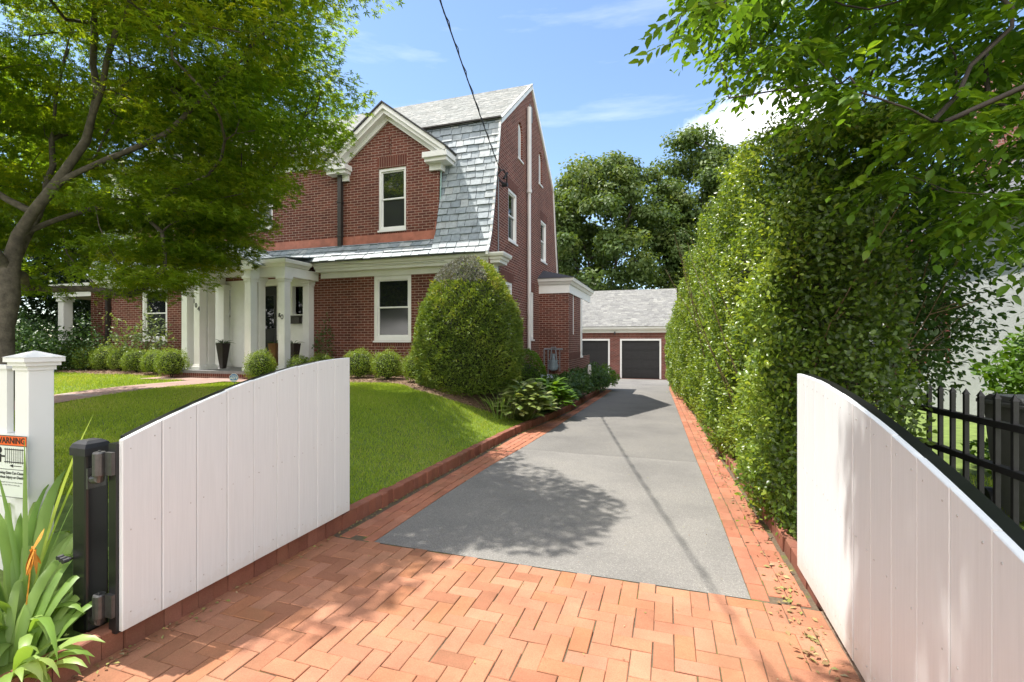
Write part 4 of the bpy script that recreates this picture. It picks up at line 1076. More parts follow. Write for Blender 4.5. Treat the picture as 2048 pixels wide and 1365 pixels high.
# ------------------------------------------------------------------ black picket fence, bin, neighbour house (right)
t = thing('picket_fence', 'black metal picket fence with pointed pickets behind the right gate', 'fence', (2.3, 4, -.05))
for k, y in enumerate(np.arange(5.38, 1.0, -.19)):
    z = zg(y); mb = MB(); r = .0155; zt = z + 1.165
    mb.box(2.3-r, 2.3+r, y-r, y+r, z - .02, zt); e = .021
    mb.add([(2.3-e,y-e,zt),(2.3+e,y-e,zt),(2.3+e,y+e,zt),(2.3-e,y+e,zt),(2.3,y,zt+.05)], [(3,2,1,0),(0,1,4),(1,2,4),(2,3,4),(3,0,4)])
    mb.build('picket', M['black_dull'], t)
for h in (.66, .98, .12):
    mb = MB(); mb.prism([(2.3-.0155-.014, 5.6, zg(5.6)+h-.024), (2.3+.0155+.014, 5.6, zg(5.6)+h-.024), (2.3+.0155+.014, 5.6, zg(5.6)+h+.024), (2.3-.0155-.014, 5.6, zg(5.6)+h+.024)], (0, -4.7, .094)); mb.build('rail', M['black_dull'], t)
t = thing('wheeled_bin', 'grey wheeled refuse bin standing behind the black picket fence', 'bin', (3.15, 5.3, -.08))
bx, by, bz = 3.12, 5.35, -.06; mb = MB(); a, b = .23, .29
mb.add([(bx-a,by-a,bz),(bx+a,by-a,bz),(bx+a,by+a,bz),(bx-a,by+a,bz),(bx-b,by-b*1.05,bz+.98),(bx+b,by-b*1.05,bz+.98),(bx+b,by+b*1.05,bz+.98),(bx-b,by+b*1.05,bz+.98)], [(3,2,1,0),(4,5,6,7),(0,1,5,4),(1,2,6,5),(2,3,7,6),(3,0,4,7)])
mb.box(bx-.18, bx+.18, by-.305, by-.29, bz+.15, bz+.85); mb.build('body', M['bin'], t, bevel=.02)
mb = MB(); mb.box(bx-.33, bx+.33, by-.34, by+.34, bz+.982, bz+1.02); mb.prism([(bx-.30, by-.31, bz+1.0205), (bx-.30, by+.31, bz+1.0205), (bx-.30, by+.2, bz+1.075), (bx-.30, by-.2, bz+1.075)], (.60, 0, 0)); mb.build('lid', M['bin'], t, bevel=.01)
for sg in (-1, 1):
    mb = MB(); mb.tube([(bx+sg*.25, by+.25, bz+.09), (bx+sg*.31, by+.25, bz+.09)], .11, 14); mb.build('wheel', M['black_dull'], t)

NH = thing('stucco_house', 'pale grey stucco neighbour house with dark red trim behind the hedge and overhanging leaves', 'house', (9, 14, -.2))
nx = 6.6; n0, n1 = 11.55, 22.0; ez = 4.15
mb = MB(); TN = lambda u, z, d: (nx + d, u, z)
strips(mb, TN, n0, n1, lambda u: -.4, lambda u: ez, [(14.6,15.5,1.0,2.6), (17.4,18.4,1.0,2.6)])
gp_ = lambda u: ez + (3.1 - abs(u - (nx + 3.1))) * .95 if 0 else ez
TNf = lambda u, z, d: (u, n0 + d, z)
strips(mb, TNf, nx, nx + 7, lambda u: -.4, lambda u: ez + max(0, 3.5 - abs(u - nx - 3.5)) * .9, [], [nx + 3.5])
mb.build('wall', M['stucco'], NH)
for a in (14.6, 17.4):
    w = window(NH, TN, a, a + .95, 1.0, 2.6, depth=.06)
    mb = MB()
    for y0_, y1_ in ((a-.13, a), (a+.95, a+1.08)): mb.box(nx - .03, nx - .002, y0_, y1_, .9, 2.7)
    mb.build('window_trim', M['red_trim'], NH)
mb = MB(); mb.box(nx - .035, nx + .12, n0 - .035, n0 + .12, -.3, ez); mb.build('corner_board', M['red_trim'], NH)
mb = MB(); mb.box(nx - .50, nx - .38, n0 - .5, n1, ez - .1, ez + .03); mb.box(nx - .42, nx, n0 - .45, n1, ez - .02, ez + .02); mb.build('gutter', M['red_trim'], NH)
mb = MB(); fn, tn = profile([(nx - .5, ez + .05), (nx + 3.5, ez + .05 + 4*.9)])
def Mn(x, s, l):
    y, z, ny, nz = fn(s); return (y + ny*l, x, z + nz*l)
slates(mb, Mn, tn, lambda s: (n0 - .5, n1), .2, .3, .01); mb.face([(nx-.5, n0-.5, ez+.04), (nx-.5, n1, ez+.04), (nx+3.5, n1, ez+3.64), (nx+3.5, n0-.5, ez+3.64)]); mb.face([(nx+7.5, n0-.5, ez+.04), (nx+7.5, n1, ez+.04), (nx+3.5, n1, ez+3.64), (nx+3.5, n0-.5, ez+3.64)])
mb.build('roof', M['neigh_roof'], NH)
mb = MB(); mb.box(nx + .9, nx + 1.6, 14.6, 15.5, 4.8, 8.4); mb.box(nx + .84, nx + 1.66, 14.54, 15.56, 8.4, 8.6); mb.build('chimney', M['pink_chimney'], NH)

# ------------------------------------------------------------------ cables, meter, side-yard items
def sag(a, b, s, n=24):
    a, b = Vector(a), Vector(b); return [a.lerp(b, t) + Vector((0, 0, -4*s*t*(1-t))) for t in np.linspace(0, 1, n)]
mb = MB(); ca = sag((XG + .12, 10.82, 5.6), (-.35, -9.5, 9.4), .38, 40); mb.tube(ca, .011, 6)
mb.tube([p + Vector((.018*math.cos(i*2.2), 0, .018*math.sin(i*2.2) + .004)) for i, p in enumerate(sag((XG + .12, 10.82, 5.62), (-.35, -9.5, 9.4), .38, 120))], .007, 5)
tag(mb.build('power_cable', M['cable']), 'black twisted power cable running from the gable bracket up over the drive', 'cable')
mb = MB(); mb.tube(sag((-5.0, 10.18, 3.40), (-6.6, 10.14, 3.38), .01, 6) + sag((-6.6, 10.14, 3.38), (-12.6, 9.6, 4.05), .10, 14)[1:], .0045, 5)
tag(mb.build('thin_cable', M['cable']), 'thin dark wire strung along the white eave towards the porch roof', 'cable')

t = thing('gas_meter', 'blue grey gas meter and pipes on the side bay wall', 'gas meter', (-3.45, 14.8, .5))
mb = MB(); y = B0 - .17
mb.tube([(-3.43, y+.06, .70), (-3.43, y-.07, .70)], .15, 20); mb.tube([(-3.43, y-.07, .70), (-3.43, y-.10, .70)], .125, 20); mb.tube([(-3.43, y-.02, .6), (-3.43, y-.02, .9)], .135, 12)
mb.box(-3.57, -3.29, y-.08, y+.06, .86, .90); mb.tube([(-3.43, y-.02, .9), (-3.43, y-.02, 1.1)], [.06, .05], 12)
mb.build('body', M['meter'], t)
mb = MB(); mb.tube([(-3.53, y, .9), (-3.50, y, 1.18), (-3.50, y, 1.30), (-3.36, y, 1.30), (-3.36, y, 1.18), (-3.33, y, .9)], .02, 8)
mb.tube([(-3.75, y+.05, 1.24), (-3.15, y+.05, 1.24)], .025, 8); mb.tube([(-3.75, y+.05, 1.24), (-3.75, y+.05, .35)], .018, 8); mb.tube([(-3.62, y+.05, 1.24), (-3.62, y+.05, .35)], .018, 8); mb.tube([(-3.24, y+.05, 1.24), (-3.24, y+.05, .55)], .012, 8)
mb.build('pipes', M['grey_pipe'], t)
mb = MB(); cxp, cyp = -3.45, 13.85
prof = [(.40,.17),(.42,.22),(.42,.40),(.40,.46),(.30,.485),(.01,.49)]
mb.lathe(cxp, cyp, prof, 24)
t = mb.build('utility_cover', M['lid'], smooth=False); tag(t, 'round grey blue plastic lid low in the planting below the gas meter', 'cover')
mb = MB(); mb.tube([(-2.42, 15.6, -.2), (-2.42, 15.6, .70)], .058, 14); mb.tube([(-2.42, 15.6, .70), (-2.42, 15.6, .73)], [.058, .02], 14)
tag(mb.build('vent_post', M['pipe_white']), 'short pale round post standing in the shrubs beside the bay', 'post')

# ------------------------------------------------------------------ vegetation
def sphere_dirs(n):
    v = R.normal(size=(n, 3)); return unit(v)
def core(mb_pts, r, seg=12):
    pass
def blob_parts(c, rad, n, size, tmpl, mat=0, shell=(.72, 1.06), up=.35, lump=.12, bottom=-.75, bias=0):
    d = sphere_dirs(int(n * 1.4)); d = d[d[:, 2] > bottom][:n]; n = len(d)
    q = 1 + lump * (np.sin(d[:, 0]*5.1 + 1.3) * np.sin(d[:, 1]*4.3 + .4) + .6 * np.sin(d[:, 2]*7 + d[:, 0]*6))
    rr = (shell[0] + (shell[1] - shell[0]) * R.random(n) ** .55) * q
    P = np.array(c) + d * rr[:, None] * np.array(rad)
    nd = unit(d + R.normal(size=(n, 3)) * .55 + np.array([0, 0, up])); D = np.cross(nd, R.normal(size=(n, 3))) + d * .5 + np.array([0, 0, .15])
    return P, D, nd, R.uniform(size[0], size[1], n), tmpl, np.clip(R.beta(2, 2, n) + bias, 0, 1), mat
def core_mesh(mb, c, rad, s=.74, seg=14, m=0):
    rings = []
    for i in range(9):
        ph = -math.pi*.42 + (math.pi*.92) * i / 8
        rings.append([(c[0] + rad[0]*s*math.cos(ph)*math.cos(2*math.pi*j/seg), c[1] + rad[1]*s*math.cos(ph)*math.sin(2*math.pi*j/seg), c[2] + rad[2]*s*math.sin(ph)) for j in range(seg)])
    b = len(mb.v)
    for r_ in rings: mb.v += r_
    for i in range(8):
        for j in range(seg): mb.f.append((b+i*seg+j, b+i*seg+(j+1) % seg, b+(i+1)*seg+(j+1) % seg, b+(i+1)*seg+j)); mb.m.append(m); mb.a.append(.3)

# clipped boxwood balls: three variants, copied
protos = []
GRP = 'clipped round shrubs along the house front'
for v in range(3):
    t = thing('boxwood', 'x', 'shrub', (0, 0, 0), GRP)
    leaf_obj('foliage', [blob_parts((0,0,.34), (.34,.34,.36), 5200, (.018,.036), T_diamond(.62), lump=.07, shell=(.7, 1.08)), blob_parts((0,0,.35), (.34,.34,.36), 420, (.02,.038), T_diamond(.6), lump=.12, shell=(1.02, 1.2), bias=.15)], [M['box_leaf']], t)
    mb = MB(); core_mesh(mb, (0,0,.34), (.34,.34,.36), .8)  # solid dark core painted as inner shade, plus four twigs
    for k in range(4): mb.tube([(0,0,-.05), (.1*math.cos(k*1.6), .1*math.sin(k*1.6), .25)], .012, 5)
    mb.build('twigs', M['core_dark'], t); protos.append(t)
def at_px(px, Y):
    r = (px - 1024) / 953; a = (.9508*r - .3099) / (.3099*r + .9508); return a * Y
SHR = [(343,8.95,.36,'round boxwood at the path end of the left row, beside the outer porch column'),
 (310,9.35,.31,'second boxwood from the porch in the left row, small and bright'),
 (273,9.65,.36,'third boxwood from the porch in the left row, below the pale leafy shrub'),
 (243,9.85,.32,'fourth boxwood from the porch, narrow and partly shaded, in the left row'),
 (213,9.9,.36,'fifth boxwood from the porch in the left row, below the downspout'),
 (178,9.95,.37,'sixth boxwood from the porch in the left row, in shade below the side porch'),
 (140,9.95,.38,'leftmost shaded boxwood of the left row, just right of the white fence post'),
 (521,8.75,.33,'bright boxwood in front of the porch step, right of the small blue sign'),
 (600,9.45,.29,'boxwood right of the right porch column, half hidden by the left gate'),
 (642,9.55,.31,'boxwood showing just above the left gate under the climbing sapling'),
 (718,9.75,.35,'boxwood just right of the left gate, below the ground floor window'),
 (775,9.6,.36,'middle boxwood between the left gate and the big yew'),
 (836,9.3,.34,'boxwood touching the left side of the big yew')]
for i, (px, Y, r, lab) in enumerate(SHR):
    p = protos[i % 3]; X = at_px(px, Y); s = r / .355; sc = (s * random.uniform(.95, 1.06), s * random.uniform(.95, 1.06), s * random.uniform(.92, 1.08)); lz = float(lawn_z(X, Y)) + .03
    if i < 3:
        p.location = (X, Y, lz); p.scale = sc; p['label'] = lab; p.rotation_euler = (0, 0, random.uniform(0, 6.28))
    else: clone(p, (X, Y, lz), random.uniform(0, 6.28), sc, lab)

# big yew: clipped egg, grey dead patch at the top
def egg(c, rad, n, size, tmpl, mat, sel=None, lump=.05, bias=0):
    z = R.random(n * 2); th = R.uniform(0, 2*math.pi, n * 2)
    # radius profile from base (0) to top (1)
    pr = np.interp(z, [0,.08,.25,.45,.65,.82,.93,1], [.82,.95,1.0,.96,.84,.64,.43,.10])
    keep = R.random(n * 2) < (pr + .15); z, th, pr = z[keep][:n], th[keep][:n], pr[keep][:n]; n = len(z)
    clump = .5*np.sin(th*7 + z*23) + .5*np.sin(th*13 - z*31) + .6*np.sin(th*4 + z*11 + 1)
    rr = pr * (1 + lump * clump) * (.88 + .14 * R.random(n) ** .5)
    P = np.stack([c[0] + rad[0]*rr*np.cos(th), c[1] + rad[1]*rr*np.sin(th), c[2] + rad[2]*z*(1 + .012*clump)], 1)
    out = np.stack([np.cos(th), np.sin(th), .15 + 1.1*np.clip(z - .45, 0, 1)], 1)
    nd = unit(out + R.normal(size=(n,3))*.5); D = out*.9 + R.normal(size=(n,3))*.75 + np.array([0,0,.1])
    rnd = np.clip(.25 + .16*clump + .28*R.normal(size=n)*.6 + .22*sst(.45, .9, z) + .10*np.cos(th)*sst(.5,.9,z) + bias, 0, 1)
    return P, D, np.cross(D, R.normal(size=(n,3))), R.uniform(size[0], size[1], n), tmpl, rnd, np.full(n, mat), z, th
yx, yy = -3.98, 9.28; yz = float(lawn_z(yx, yy)) + .0
t = thing('yew', 'large clipped egg shaped yew with a grey dead top by the house corner', 'shrub', (yx, yy, yz))
P, D, Nn, Sz, tm, rn, _, z, th = egg((yx, yy, yz), (1.12, 1.12, 2.78), 46000, (.04,.075), T_needle(.36), 0, lump=.035)
m_ = R.random(len(z)) < .035; P[m_, 0] = yx + (P[m_, 0] - yx) * 1.06; P[m_, 1] = yy + (P[m_, 1] - yy) * 1.06; P[m_, 2] += .03
dead = (z > .80) & (np.cos(th - math.radians(-128)) > .0) & (R.random(len(z)) < .95) | (z > .965) & (np.cos(th - math.radians(-128)) > -.5)
leaf_obj('foliage', [(P[~dead], D[~dead], Nn[~dead], Sz[~dead], tm, rn[~dead], 0)], [M['yew_leaf']], t)
leaf_obj('dead_patch', [(P[dead], D[dead], Nn[dead], Sz[dead]*.9, tm, rn[dead], 0)], [M['yew_dead']], t)
mb = MB(); rings = []  # solid dark core, shade inside the yew put into its colour
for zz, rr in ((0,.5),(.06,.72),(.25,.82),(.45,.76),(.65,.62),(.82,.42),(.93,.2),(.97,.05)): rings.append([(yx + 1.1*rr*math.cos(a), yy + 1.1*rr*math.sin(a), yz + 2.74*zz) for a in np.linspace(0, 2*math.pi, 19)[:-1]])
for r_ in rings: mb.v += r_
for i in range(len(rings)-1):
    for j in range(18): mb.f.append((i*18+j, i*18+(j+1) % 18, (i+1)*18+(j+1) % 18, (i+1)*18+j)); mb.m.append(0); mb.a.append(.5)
mb.build('shade_core', M['core_dark'], t)
# bright green shrub behind the yew
gx_, gy_ = -3.25, 11.1; gz_ = float(lawn_z(gx_, gy_))
t = thing('bright_shrub', 'bright green small conical shrub tucked behind the right side of the yew', 'shrub', (gx_, gy_, gz_))
P, D, Nn, Sz, tm, rn, _, z, th = egg((gx_, gy_, gz_), (.48, .48, 1.15), 7000, (.03,.06), T_needle(.4), 0); leaf_obj('foliage', [(P, D, Nn, Sz, tm, rn, 0)], [M['bright_leaf']], t)
mb = MB(); core_mesh(mb, (gx_, gy_, gz_ + .4), (.46,.46,.5), .8); mb.build('shade_core', M['core_dark'], t)  # solid dark core standing in for shade within the foliage

# strap-leaved and hosta clumps -----------------------------------------
def ribbon(mb, base, az, L, el, droop, w, a, n=9, fold=.25, twist=0, seg_bend=1.0):
    pts = []
    p = Vector(base); e = el
    for i in range(n):
        pts.append(p.copy()); st = L / (n - 1)
        p = p + Vector((math.cos(az)*math.cos(e), math.sin(az)*math.cos(e), math.sin(e))) * st
        e -= droop / (n - 1) * (0.35 + 1.3 * (i / (n - 1)) ** seg_bend)
    if any(q_.x > -2.61 and q_.y > 1.5 and q_.y < 4 for q_ in pts): return          # would grow through the gate
    side = Vector((-math.sin(az), math.cos(az), 0)); b = len(mb.v)
    for i, q_ in enumerate(pts):
        t = i / (n - 1); ww = w * (0.55 + .9*t if t < .5 else 1.0) * (1 - max(0, (t - .55) / .45) ** 1.6) + .0006
        tg = (pts[min(i+1, n-1)] - pts[max(i-1, 0)]).normalized(); nn = side.cross(tg).normalized(); sd = (side * math.cos(twist*t) + nn * math.sin(twist*t))
        nn2 = sd.cross(tg)
        mb.v += [tuple(q_ - sd*ww/2 + nn2*ww*fold*.5), tuple(q_), tuple(q_ + sd*ww/2 + nn2*ww*fold*.5)]
    for i in range(n - 1):
        for k in (0, 1): mb.f.append((b+i*3+k, b+i*3+k+1, b+i*3+3+k+1, b+i*3+3+k)); mb.m.append(0); mb.a.append(a)
def lily(name, label, x, y, z, n, Lr, wr, elr=(.9, 1.5), dr=(1.0, 2.6), spread=.12, mat='lily_leaf', grp=None):
    t = thing(name, label, 'plant', (x, y, z), grp); mb = MB()
    for k in range(n):
        az = random.uniform(0, 2*math.pi); r = spread * math.sqrt(random.random()); kl = .62 if (name == 'daylily' and math.cos(az) > .1 and wr[0] > .02) else 1
        ribbon(mb, (x + r*math.cos(az), y + r*math.sin(az), z), az + random.uniform(-.5,.5), random.uniform(*Lr) * kl, random.uniform(*elr), random.uniform(*dr), random.uniform(*wr), random.random(), twist=random.uniform(-.7,.7))
    mb.build('leaves', M[mat], t, smooth=True); return t
la = lily('daylily', 'arching strap leaved plant in front of the white fence post, with a withered orange bloom', -2.98, 1.46, .02, 64, (.65, 1.15), (.030,.058), spread=.14, elr=(1.0,1.5), dr=(1.5,3.4))
mb = MB()
for k in range(5): ribbon(mb, (-2.70 + .006*k, 1.36, .57), random.uniform(0, 6.28), random.uniform(.08,.14), -1.0 - .1*k, .5, .03, .5, fold=.6)
ribbon(mb, (-2.70, 1.36, .57), 1.2, .09, 1.2, .3, .03, .5, fold=.6)
mb.tube([(-2.9, 1.42, .05), (-2.78, 1.39, .4), (-2.70, 1.36, .58)], .003, 5); mb.build('withered_bloom', M['dead_leaf'], la)
lily('daylily', 'lower drooping strap leaved clump at the bottom left corner beside the black post', -2.70, 1.27, -.02, 84, (.5, .80), (.032,.060), spread=.11, elr=(1.0,1.5), dr=(2.0,3.8))
mb = MB()
for az, L, el, dr in ((.55,1.15,1.40,.30),(.75,1.05,1.34,.25),(2.7,1.0,1.4,.3),(.2,.95,1.2,.5),(1.3,.9,1.35,.4),(3.0,.9,1.3,.5)):
    ribbon(mb, (-3.05 + random.uniform(-.05,.05), 1.50, .02), az, L, el, dr, .02, random.random(), n=10, twist=.4)
mb.build('tall_blades', M['lily_leaf'], la, smooth=True)
lily('daylily', 'narrow upright strap leaves at the lawn edge beside the yew and pale hosta', -3.05, 8.72, float(lawn_z(-3.05, 8.72)), 60, (.4, .75), (.014,.022), spread=.28, elr=(1.1,1.5), dr=(.4,1.6))

def hosta(label, x, y, z, n, rad, leafL, mat, bias=0, rz=1.0):
    t = thing('hosta', label, 'plant', (x, y, z), 'leafy perennials along the drive edge'); mb = MB()
    for k in range(n):
        az = random.uniform(0, 2*math.pi); rr = rad * math.sqrt(random.random()); h = rz * (.16 + .34 * (1 - (rr/rad)**2)) * random.uniform(.8, 1.15)
        L = leafL * random.uniform(.75, 1.2)
        base = (x + rr*.75*math.cos(az), y + rr*.75*math.sin(az), z + h)
        ribbon(mb, base, az + random.uniform(-.5,.5), L, random.uniform(.1,.75), random.uniform(.9,1.7), L*random.uniform(.42,.55), min(max(random.random() + bias, 0), 1), n=7, fold=.35)
        if k % 3 == 0: mb.tube([(x + rr*.2*math.cos(az), y + rr*.2*math.sin(az), z), base], .006, 4, a=.2)
    mb.build('leaves', M[mat], t, smooth=True)
def drv(x, y): return max(float(lawn_z(x, y)), zg(y) + .1) + .03
hosta('broad pale green hosta in the sun at the front end of the drive side planting', -2.68, 8.95, drv(-2.7, 9.0), 230, .62, .27, 'hosta_leaf', .1, 1.35)
hosta('deep green hosta behind the pale one beside the drive', -2.55, 10.35, drv(-2.6, 10.35), 230, .62, .27, 'bright_leaf', 0, 1.3)
hosta('green leafy perennial further along the drive below the gas meter', -2.72, 11.9, drv(-2.7, 11.9), 230, .65, .24, 'dark_leaf', .3)
def low_shrub(name, label, c, rad, n, size, mat, tmpl=None, grp=None, lump=.15, bottom=-.2, stems=5):
    t = thing(name, label, 'shrub', (c[0], c[1], c[2] - rad[2]*.6), grp)
    leaf_obj('foliage', [blob_parts(c, rad, n, size, tmpl or T_oval(.55), lump=lump, bottom=bottom, shell=(.45, 1.1))], [M[mat]], t)
    mb = MB()
    for k in range(stems):
        a = 2*math.pi*k/stems; mb.tube([(c[0]+.05*math.cos(a), c[1]+.05*math.sin(a), c[2]-rad[2]*.75), (c[0]+rad[0]*.3*math.cos(a), c[1]+rad[1]*.3*math.sin(a), c[2]), (c[0]+rad[0]*.6*math.cos(a), c[1]+rad[1]*.6*math.sin(a), c[2]+rad[2]*.5)], [.018,.012,.005], 5)
    mb.build('stems', M['twig'], t); return t
low_shrub('perennial', 'dark ferny low shrub around the short pale post by the bay', (-2.72, 13.6, .12), (.62,.9,.42), 4200, (.05,.11), 'dark_leaf')
low_shrub('perennial', 'dense rounded green shrub at the far end of the planting beside the drive', (-2.5, 16.2, .05), (.62,1.25,.55), 5200, (.05,.10), 'dark_leaf')
low_shrub('perennial', 'light green low plants near the garage end of the bay planting', (-2.3, 17.9, .0), (.55,.9,.5), 2600, (.05,.10), 'bright_leaf')

# shrubs left of the porch
low_shrub('rose_bush', 'pale leafy open shrub against the brick below the left ground floor window', (-14.9, 10.05, 1.35), (1.0,.45,.75), 1700, (.06,.11), 'pale_leaf', lump=.5, bottom=-.9)
low_shrub('dark_shrub', 'dark green loose shrub in front of the side porch downspout', (-17.7, 10.0, 1.15), (1.1,.5,.85), 2600, (.06,.11), 'dark_leaf', lump=.4, bottom=-.9)
low_shrub('broad_shrub', 'broad dense green shrub mass between the maple trunk and the side porch', (-18.8, 8.6, 1.1), (2.0,1.2,1.15), 14000, (.05,.09), 'dark_leaf', lump=.14, bottom=-.8)
low_shrub('sapling', 'thin dark climbing sapling against the brick right of the porch', (-8.55, 10.35, 1.35), (.26,.16,.62), 420, (.05,.08), 'dark_leaf', lump=.3, bottom=-1)

# ------------------------------------------------------------------ trees
def grow(root_pts, limbs, targets, r_tip=.008, r_exp=.48, step=.35, wob=.05, back=.35, rmax=None):
    """skeleton: trunk polyline, limb polylines (start index into nodes by nearest), then each target joined to the nearest node. returns tube list [(pts, radii)]"""
    nodes = []; par = []
    def add(p, q): nodes.append(np.array(p, float)); par.append(q); return len(nodes) - 1
    last = -1
    for p in root_pts: last = add(p, last)
    for L in limbs:
        A = np.array(nodes); i = int(np.argmin(((A - np.array(L[0]))**2).sum(1)))
        for p in L[1:]: i = add(p, i)
    dens = []
    # densify
    def densify():
        nn, pp = [], []; mp = {}
        for i, p in enumerate(nodes):
            if par[i] < 0: mp[i] = len(nn); nn.append(p); pp.append(-1); continue
            a = nodes[par[i]]; d = np.linalg.norm(p - a); k = max(1, int(d / step)); prev = mp[par[i]]
            for s in range(1, k + 1):
                q = a + (p - a) * s / k + (R.normal(size=3) * wob * .5 if s < k else 0); nn.append(q); pp.append(prev); prev = len(nn) - 1
            mp[i] = prev
        return nn, pp
    nodes, par = densify()
    base = np.array(root_pts[0]); nfix = len(root_pts)
    T = sorted([np.array(t, float) for t in targets], key=lambda t: np.linalg.norm(t - nodes[min(len(nodes)-1, 3)]))
    for t in T:
        A = np.array(nodes); d = np.linalg.norm(A - t, axis=1)
        pen = np.where(A[:, 2] > t[2] + .15, (A[:, 2] - t[2]) * 1.2, 0) + np.where(A[:, 2] < base[2] + 1.0, 3.0, 0)
        i = int(np.argmin(d + pen)); a = nodes[i]; L = d[i]
        if L < .05: continue
        k = max(2, int(L / step)); prev = i
        pd = a - nodes[par[i]] if par[i] >= 0 else np.array([0, 0, 1.]); pd = pd / max(np.linalg.norm(pd), 1e-6)
        c = a + pd * L * back + np.array([0, 0, L * .08])
        for s in range(1, k + 1):
            u = s / k; q = (1-u)**2 * a + 2*u*(1-u) * c + u*u * t + (R.normal(size=3) * wob if s < k else 0)
            prev = len(nodes); nodes.append(q); par.append(prev - 1 if s > 1 else i)
    n = len(nodes); cnt = np.zeros(n); kids = [[] for _ in range(n)]
    for i in range(n):
        if par[i] >= 0: kids[par[i]].append(i)
    for i in range(n - 1, -1, -1):
        pass
    order = sorted(range(n), key=lambda i: -i)
    for i in order:
        if not kids[i]: cnt[i] = 1
        if par[i] >= 0: cnt[par[i]] += cnt[i]
    # parents always have a lower index than their children
    rad = r_tip * np.maximum(cnt, 1) ** r_exp
    if rmax: rad = np.minimum(rad, rmax)
    tubes = []
    def chain(i, start):
        pts = [start]; 
        while True:
            pts.append(i)
            if not kids[i]: break
            ks = sorted(kids[i], key=lambda k: -cnt[k])
            for k in ks[1:]: stack.append((k, i))
            i = ks[0]
        tubes.append(pts)
    stack = [(k, 0) for k in kids[0]]
    while stack: i, s = stack.pop(); chain(i, s)
    out = []
    for pts in tubes:
        rr = [rad[p] for p in pts]; rr[0] = min(rad[pts[0]], rr[1] * 1.25)
        out.append(([nodes[p] for p in pts], rr))
    return out
def wood(name, tubes, mat, root, flare=None, minr=0):
    mb = MB()
    for pts, rr in tubes:
        if max(rr) < minr: continue
        n = 10 if rr[0] > .08 else (6 if rr[0] > .02 else 4); mb.tube(pts, rr, n, cap=False)
    return mb.build(name, M[mat], root, smooth=True)

# Japanese-maple-like tree on the left
mx_, my_ = -8.9, 4.12; mz = float(lawn_z(mx_, my_))
t = thing('maple_tree', 'large spreading green maple with grey forked limbs shading the left of the lawn', 'tree', (mx_, my_, mz))
trunk = [(mx_, my_, mz - .1), (mx_+.02, my_+.02, mz + .5), (mx_-.05, my_+.05, 1.7), (mx_+.05, my_+.08, 2.5), (mx_+.18, my_+.12, 3.0)]
limbs = [[(mx_+.18, my_+.12, 3.0), (-8.1,4.35,3.7), (-7.75,4.5,4.3), (-7.6,4.55,5.0), (-7.6,4.5,6.2), (-7.9,4.4,7.4)],
         [(-8.1,4.35,3.7), (-7.5,4.6,4.05), (-6.9,5.0,4.5), (-6.2,5.0,4.9), (-5.5,5.0,5.3), (-4.8,4.9,5.6)],
         [(-7.75,4.5,4.3), (-7.0,4.3,5.2), (-6.2,4.2,6.1), (-5.5,4.3,6.8)],
         [(mx_+.05, my_+.08, 2.5), (-9.0,4.6,3.4), (-9.4,5.0,4.3), (-9.7,5.2,5.6), (-9.6,5.4,7.0)],
         [(mx_+.18, my_+.12, 3.0), (-8.4,4.9,3.5), (-8.0,5.8,4.0), (-7.7,6.6,4.5)],
         [(-8.4,4.9,3.5), (-9.2,6.2,3.9), (-10.2,7.2,4.3)],
         [(mx_+.05, my_+.08, 2.5), (-8.2,3.4,3.6), (-7.6,2.6,4.6), (-7.0,2.2,5.6)],
         [(-9.0,4.6,3.4), (-10.2,4.0,4.2), (-11.5,3.6,5.0)]]
tg = []
def env(z): return float(np.interp(z, [2.2,2.6,3.0,3.4,3.9,4.5,5.3,6.2,7.2,8.2,9.0], [1.8,2.1,2.4,2.9,3.5,4.0,4.4,4.2,3.6,2.6,1.2]))
CX, CY = -8.65, 4.25
while len(tg) < 520:
    z = random.uniform(2.3, 8.8); r = env(z) * math.sqrt(random.uniform(.05, 1)); a = random.uniform(0, 2*math.pi)
    x, y = CX + r*math.cos(a), CY + r*math.sin(a)*.93
    if math.hypot(x - mx_, y - my_) < 1.6 and z < 3.4: continue
    if -.31*x + .951*y < 6.4 and z < 5.5 and x < -5.3: continue      # the near side of the crown starts above the bare lower limbs
    if z > 6.6 and random.random() < .5: continue
    if min([np.linalg.norm(np.array((x,y,z)) - q_) for q_ in tg] or [9]) < .29: continue
    tg.append(np.array((x, y, z)))
for _ in range(15): tg.append(np.array((random.uniform(-4.9, -3.75), random.uniform(3.5, 4.9), random.uniform(5.8, 6.35))))
k_ = 0
while k_ < 36:       # dense upper storey over the lawn
    x, y, z = random.uniform(-8.2, -5.0), random.uniform(2.7, 5.4), random.uniform(5.6, 7.4)
    if z < 1.56 + .737*(-.31*x + .951*y) + .35: continue
    tg.append(np.array((x, y, z))); k_ += 1
tb = grow(trunk, limbs, tg, r_tip=.0085, r_exp=.50, wob=.035, rmax=.175)
wood('trunk', tb, 'bark_maple', t)
PP, DD, NN, SS, RN = [], [], [], [], []
for q_ in tg:
    n = 330; a = R.uniform(0, 2*math.pi, n); r = .60 * np.sqrt(R.random(n)); out = q_[:2] - np.array((CX, CY)); out = out / max(np.linalg.norm(out), .3)
    P = np.stack([q_[0] + r*np.cos(a) + .18*out[0], q_[1] + r*np.sin(a) + .18*out[1], q_[2] + R.normal(size=n)*.06 - .22*r*r + .06], 1)
    D = np.stack([np.cos(a)*.6 + out[0]*.7 + R.normal(size=n)*.4, np.sin(a)*.6 + out[1]*.7 + R.normal(size=n)*.4, -.35 + R.normal(size=n)*.25], 1)
    Nn = np.array([0, 0, 1.]) + R.normal(size=(n, 3))*.38
    PP.append(P); DD.append(D); NN.append(Nn); SS.append(R.uniform(.05, .095, n)); RN.append(np.clip(random.uniform(.1,.8) + R.normal(size=n)*.18, 0, 1))
